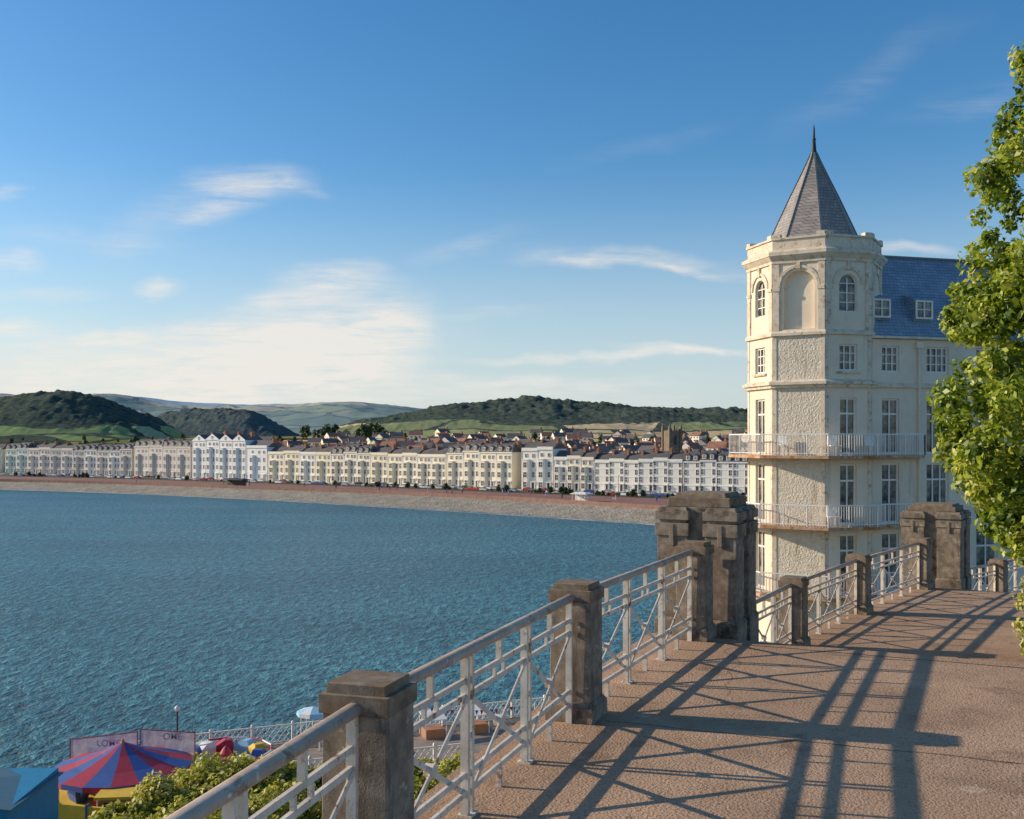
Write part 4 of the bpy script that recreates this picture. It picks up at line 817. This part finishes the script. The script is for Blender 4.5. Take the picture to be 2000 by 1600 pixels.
for i in range(n_):
    a0=2*math.pi*i/n_+.2;a1=2*math.pi*(i+1)/n_+.2; R=3.95; c0,s0,c1,s1=math.cos(a0),math.sin(a0),math.cos(a1),math.sin(a1)
    pr=[(0,3.35),(1.2,2.8),(2.6,2.3),(R,1.95)]
    for (r0,z0),(r1,z1) in zip(pr[:-1],pr[1:]): m.add([(r0*c0,r0*s0,z0),(r1*c0,r1*s0,z1),(r1*c1,r1*s1,z1),(r0*c1,r0*s1,z0)],[[0,1,2,3]] if r0 else [[0,1,2]],i%2)
    m.add([(R*c0,R*s0,1.95),(R*c1,R*s1,1.95),(R*c1,R*s1,1.65),(R*c0,R*s0,1.65)],[[0,1,2,3]],(i+1)%2)
mk("canopy",m.mesh("canopy",[RED,BLUE]),e)
m=MB(); m.lathe([(3.9,.0),(3.9,.5),(3.6,.55)],24,0); mk("platform",m.mesh("platform",[YEL]),e)
m=MB(); m.lathe([(1.6,.5),(1.5,2.5),(.12,3.3),(.06,3.5)],12); mk("centre_column",m.mesh("centre_column",[WOOD]),e)
m=MB(); m.tube((0,0,.5),(0,0,1.95),.05,.05,6); me=m.mesh("pole",[WHITE]); [mk("pole",me,e,TM(3.7*math.cos(a*.785),3.7*math.sin(a*.785),0)) for a in range(8)]
m=MB(); m.loft([[(-.5,-.3,.55),(.5,-.3,.55),(.5,.3,.55),(-.5,.3,.55)],[(-.6,-.4,1.0),(.6,-.4,1.0),(.6,.4,1.0),(-.6,.4,1.0)]]); m.tube((.5,0,.9),(.8,0,1.3),.12,.1,8)
for k,mt in enumerate((YEL,BLUE,RED,LBL)):
    me=m.mesh("seat_car",[mt]); [mk("seat_car",me,e,TM(2.6*math.cos(a),2.6*math.sin(a),0,a+1.57)) for a in (k*.785,k*.785+3.14)]
def textmesh(s,size):
    cu=bpy.data.curves.new("t",'FONT'); cu.body=s; cu.size=size; cu.align_x='CENTER'; cu.extrude=.01; cu.offset=.01; o=bpy.data.objects.new("t",cu); COL.objects.link(o)
    me=bpy.data.meshes.new_from_object(o.evaluated_get(bpy.context.evaluated_depsgraph_get())); bpy.data.objects.remove(o); return me
for (x0,x1,y,zl,zt,t) in ((-4.1,-.05,2.4,2.75,3.2,"LOME"),(.1,3.4,2.6,3.3,3.1,"OME")):
    m=MB(); w=x1-x0
    m.add([(0,0,1.6),(w,0,1.6),(w,0,zt),(0,0,zl)],[[0,1,2,3]],0)
    m.box(-.04,0,-.04,.04,.0,zl+.1,1); m.box(w,w+.04,-.04,.04,0,zt+.1,1); m.bar((0,0,zl+.03),(w,0,zt+.03),.05,.04,1)
    o=mk("backdrop_sign",m.mesh("backdrop_sign",[PINK,RED]),e,TM(x0,y,0)); tm=textmesh(t,.55); tm.materials.append(LET)
    mk("lettering",tm,o,Matrix.Translation((w/2+.3,-.04,min(zl,zt)-.38))@Matrix.Rotation(math.pi/2,4,'X'))
e=empty("fairground_ride",TM(-18.3,65.5,DZ),label="low colourful roundabout with red yellow and blue cars",cat="fairground ride")
m=MB(); m.lathe([(3.0,0),(3.0,.3),(2.8,.35)],24); mk("platform",m.mesh("platform",[WOOD]),e)
m=MB(); [m.tube((2.9*math.cos(a*.4488),2.9*math.sin(a*.4488),1.15),(2.9*math.cos((a+1)*.4488),2.9*math.sin((a+1)*.4488),1.15),.06,.06,6,a%2) for a in range(14)]; [m.tube((2.9*math.cos(a*.8976),2.9*math.sin(a*.8976),.3),(2.9*math.cos(a*.8976),2.9*math.sin(a*.8976),1.15),.04,.04,6,0) for a in range(7)]
mk("ring_frame",m.mesh("ring_frame",[RED,WHITE]),e)
for k in range(10):
    m=MB(); m.loft([[(-.5,-.3,.35),(.5,-.3,.35),(.5,.3,.35),(-.5,.3,.35)],[(-.6,-.4,.95),(.6,-.4,.95),(.6,.4,.95),(-.6,.4,.95)],[(-.4,-.3,1.3),(.0,-.3,1.3),(.0,.3,1.3),(-.4,.3,1.3)]]); a=k*.628
    mk("seat_car",m.mesh("seat_car",[(BLUE,YEL,LBL,RED,WHITE)[k%5]]),e,TM(2.1*math.cos(a),2.1*math.sin(a),0,a+1.57))
m=MB(); m.lathe([(.5,.35),(.4,1.0),(.2,1.3),(.05,1.45)],12); mk("centre_column",m.mesh("centre_column",[RED]),e)
e=empty("kiosk_building",TM(-27.0,50,DZ,.05),label="teal painted kiosk with shallow pitched grey roof",cat="building")
TEAL=plain("teal_paint",(.01,.21,.38),.6)
m=MB(); m.box(-3.6,3.6,-3,3,0,4.0); m.box(-.9,.9,-3.06,-3.0,0,2.1); mk("wall",m.mesh("wall",[TEAL]),e)
m=MB(); m.loft([[(-3.8,-3.15,4.95),(3.8,-3.15,4.0),(3.8,-3.15,3.9),(-3.8,-3.15,4.85)],[(-3.8,3.15,4.4),(3.8,3.15,3.75),(3.8,3.15,3.65),(-3.8,3.15,4.3)]]); mk("roof",m.mesh("roof",[plain("kiosk_roof",(.06,.15,.20))]),e)
m=MB(); m.box(-2.0,2.0,-.08,.08,.2,1.5,0); [m.box(x-.05,x+.05,-.14,.14,0,1.6,1) for x in(-1.9,0,1.9)]
mk("barrier",m.mesh("barrier",[YEL,BLUE]),None,TM(-22.6,54.5,DZ+.02,-.25),label="yellow boarded barrier in front of the ride",cat="barrier")
m=MB(); m.box(-1.3,1.3,-.9,.9,0,1.7,0); m.box(-1.5,1.5,-1.1,1.1,1.7,1.85,1); m.box(-1.0,1.0,-.94,-.9,.8,1.5,2)
mk("ticket_booth",m.mesh("ticket_booth",[WOOD,YEL,DARK]),None,TM(-21.0,56.0,DZ+.02,.1),label="orange brown ticket booth with yellow roof beside the ride",cat="booth")
e=empty("lamp_post",TM(-21.9,67,DZ),label="dark lamp post with round white globe",cat="lamp post")
m=MB(); m.lathe([(.16,0),(.16,.4),(.07,.5),(.05,3.2),(.1,3.25)],10); mk("post",m.mesh("post",[DARK],True),e)
m=MB(); m.lathe([(.02,3.25),(.12,3.3),(.17,3.42),(.15,3.55),(.08,3.62),(.01,3.66)],12); mk("globe",m.mesh("globe",[WHITE],True),e)
e=empty("parasol",TM(-13.6,70,DZ),label="blue and white parasol over a stall",cat="parasol")
m=MB(); 
for i in range(8):
    a0=i*.785;a1=a0+.785; m.add([(0,0,2.8),(1.1*math.cos(a0),1.1*math.sin(a0),2.5),(1.1*math.cos(a1),1.1*math.sin(a1),2.5)],[[0,1,2]],i%2); m.add([(1.1*math.cos(a0),1.1*math.sin(a0),2.5),(1.1*math.cos(a1),1.1*math.sin(a1),2.5),(1.15*math.cos(a1),1.15*math.sin(a1),2.25),(1.15*math.cos(a0),1.15*math.sin(a0),2.25)],[[0,1,2,3]],i%2)
mk("canopy",m.mesh("canopy",[LBL,WHITE]),e)
m=MB(); [m.tube((.9*math.cos(a*1.57+.7),.9*math.sin(a*1.57+.7),0),(.9*math.cos(a*1.57+.7),.9*math.sin(a*1.57+.7),2.45),.04,.04,6) for a in range(4)]; m.tube((0,0,0),(0,0,2.8),.04,.04,6); mk("pole",m.mesh("pole",[WHITE]),e)
for (x,y,a,w,h) in ((-5.6,72.6,.4,.8,1.3),(-2.6,73.9,.35,.8,1.3)):
    e=empty("stall",TM(x,y,DZ,a),label="low white stall with flat sloping canvas roof",cat="stall",group="white stalls on the deck")
    m=MB(); m.loft([[(-w,-.8,h),(w,-.8,h),(w,-.8,h+.06),(-w,-.8,h+.06)],[(-w,.8,h+.35),(w,.8,h+.35),(w,.8,h+.41),(-w,.8,h+.41)]]); mk("canopy",m.mesh("canopy",[WHITE]),e)
    m=MB(); m.box(-w+.1,w-.1,-.6,.6,0,h*.5); mk("counter",m.mesh("counter",[WOOD]),e)
    m=MB(); m.tube((0,0,0),(0,0,h+.1),.04,.04,6); me=m.mesh("pole",[WHITE]); [mk("pole",me,e,TM(i*w*.95,j*.7,0)) for i in(-1,1) for j in(-1,1)]
e=empty("bunting",TM(-7.5,72,DZ),label="string of red white and blue bunting flags",cat="bunting")
m=MB()
for i in range(26):
    x=i*.35; z=2.5-.5*math.sin(i/25*math.pi); m.add([(x,0,z),(x+.25,0,z),(x+.12,0,z-.35)],[[0,1,2]],i%3); m.bar((x,0,z),(x+.35,0,2.5-.5*math.sin((i+1)/25*math.pi)),.01,.01,1)
mk("flags",m.mesh("flags",[RED,WHITE,BLUE]),e); m=MB(); m.tube((0,0,0),(0,0,2.5),.03,.03,6); m.tube((9.1,0,0),(9.1,0,2.5),.03,.03,6); mk("pole",m.mesh("pole",[WHITE]),e)
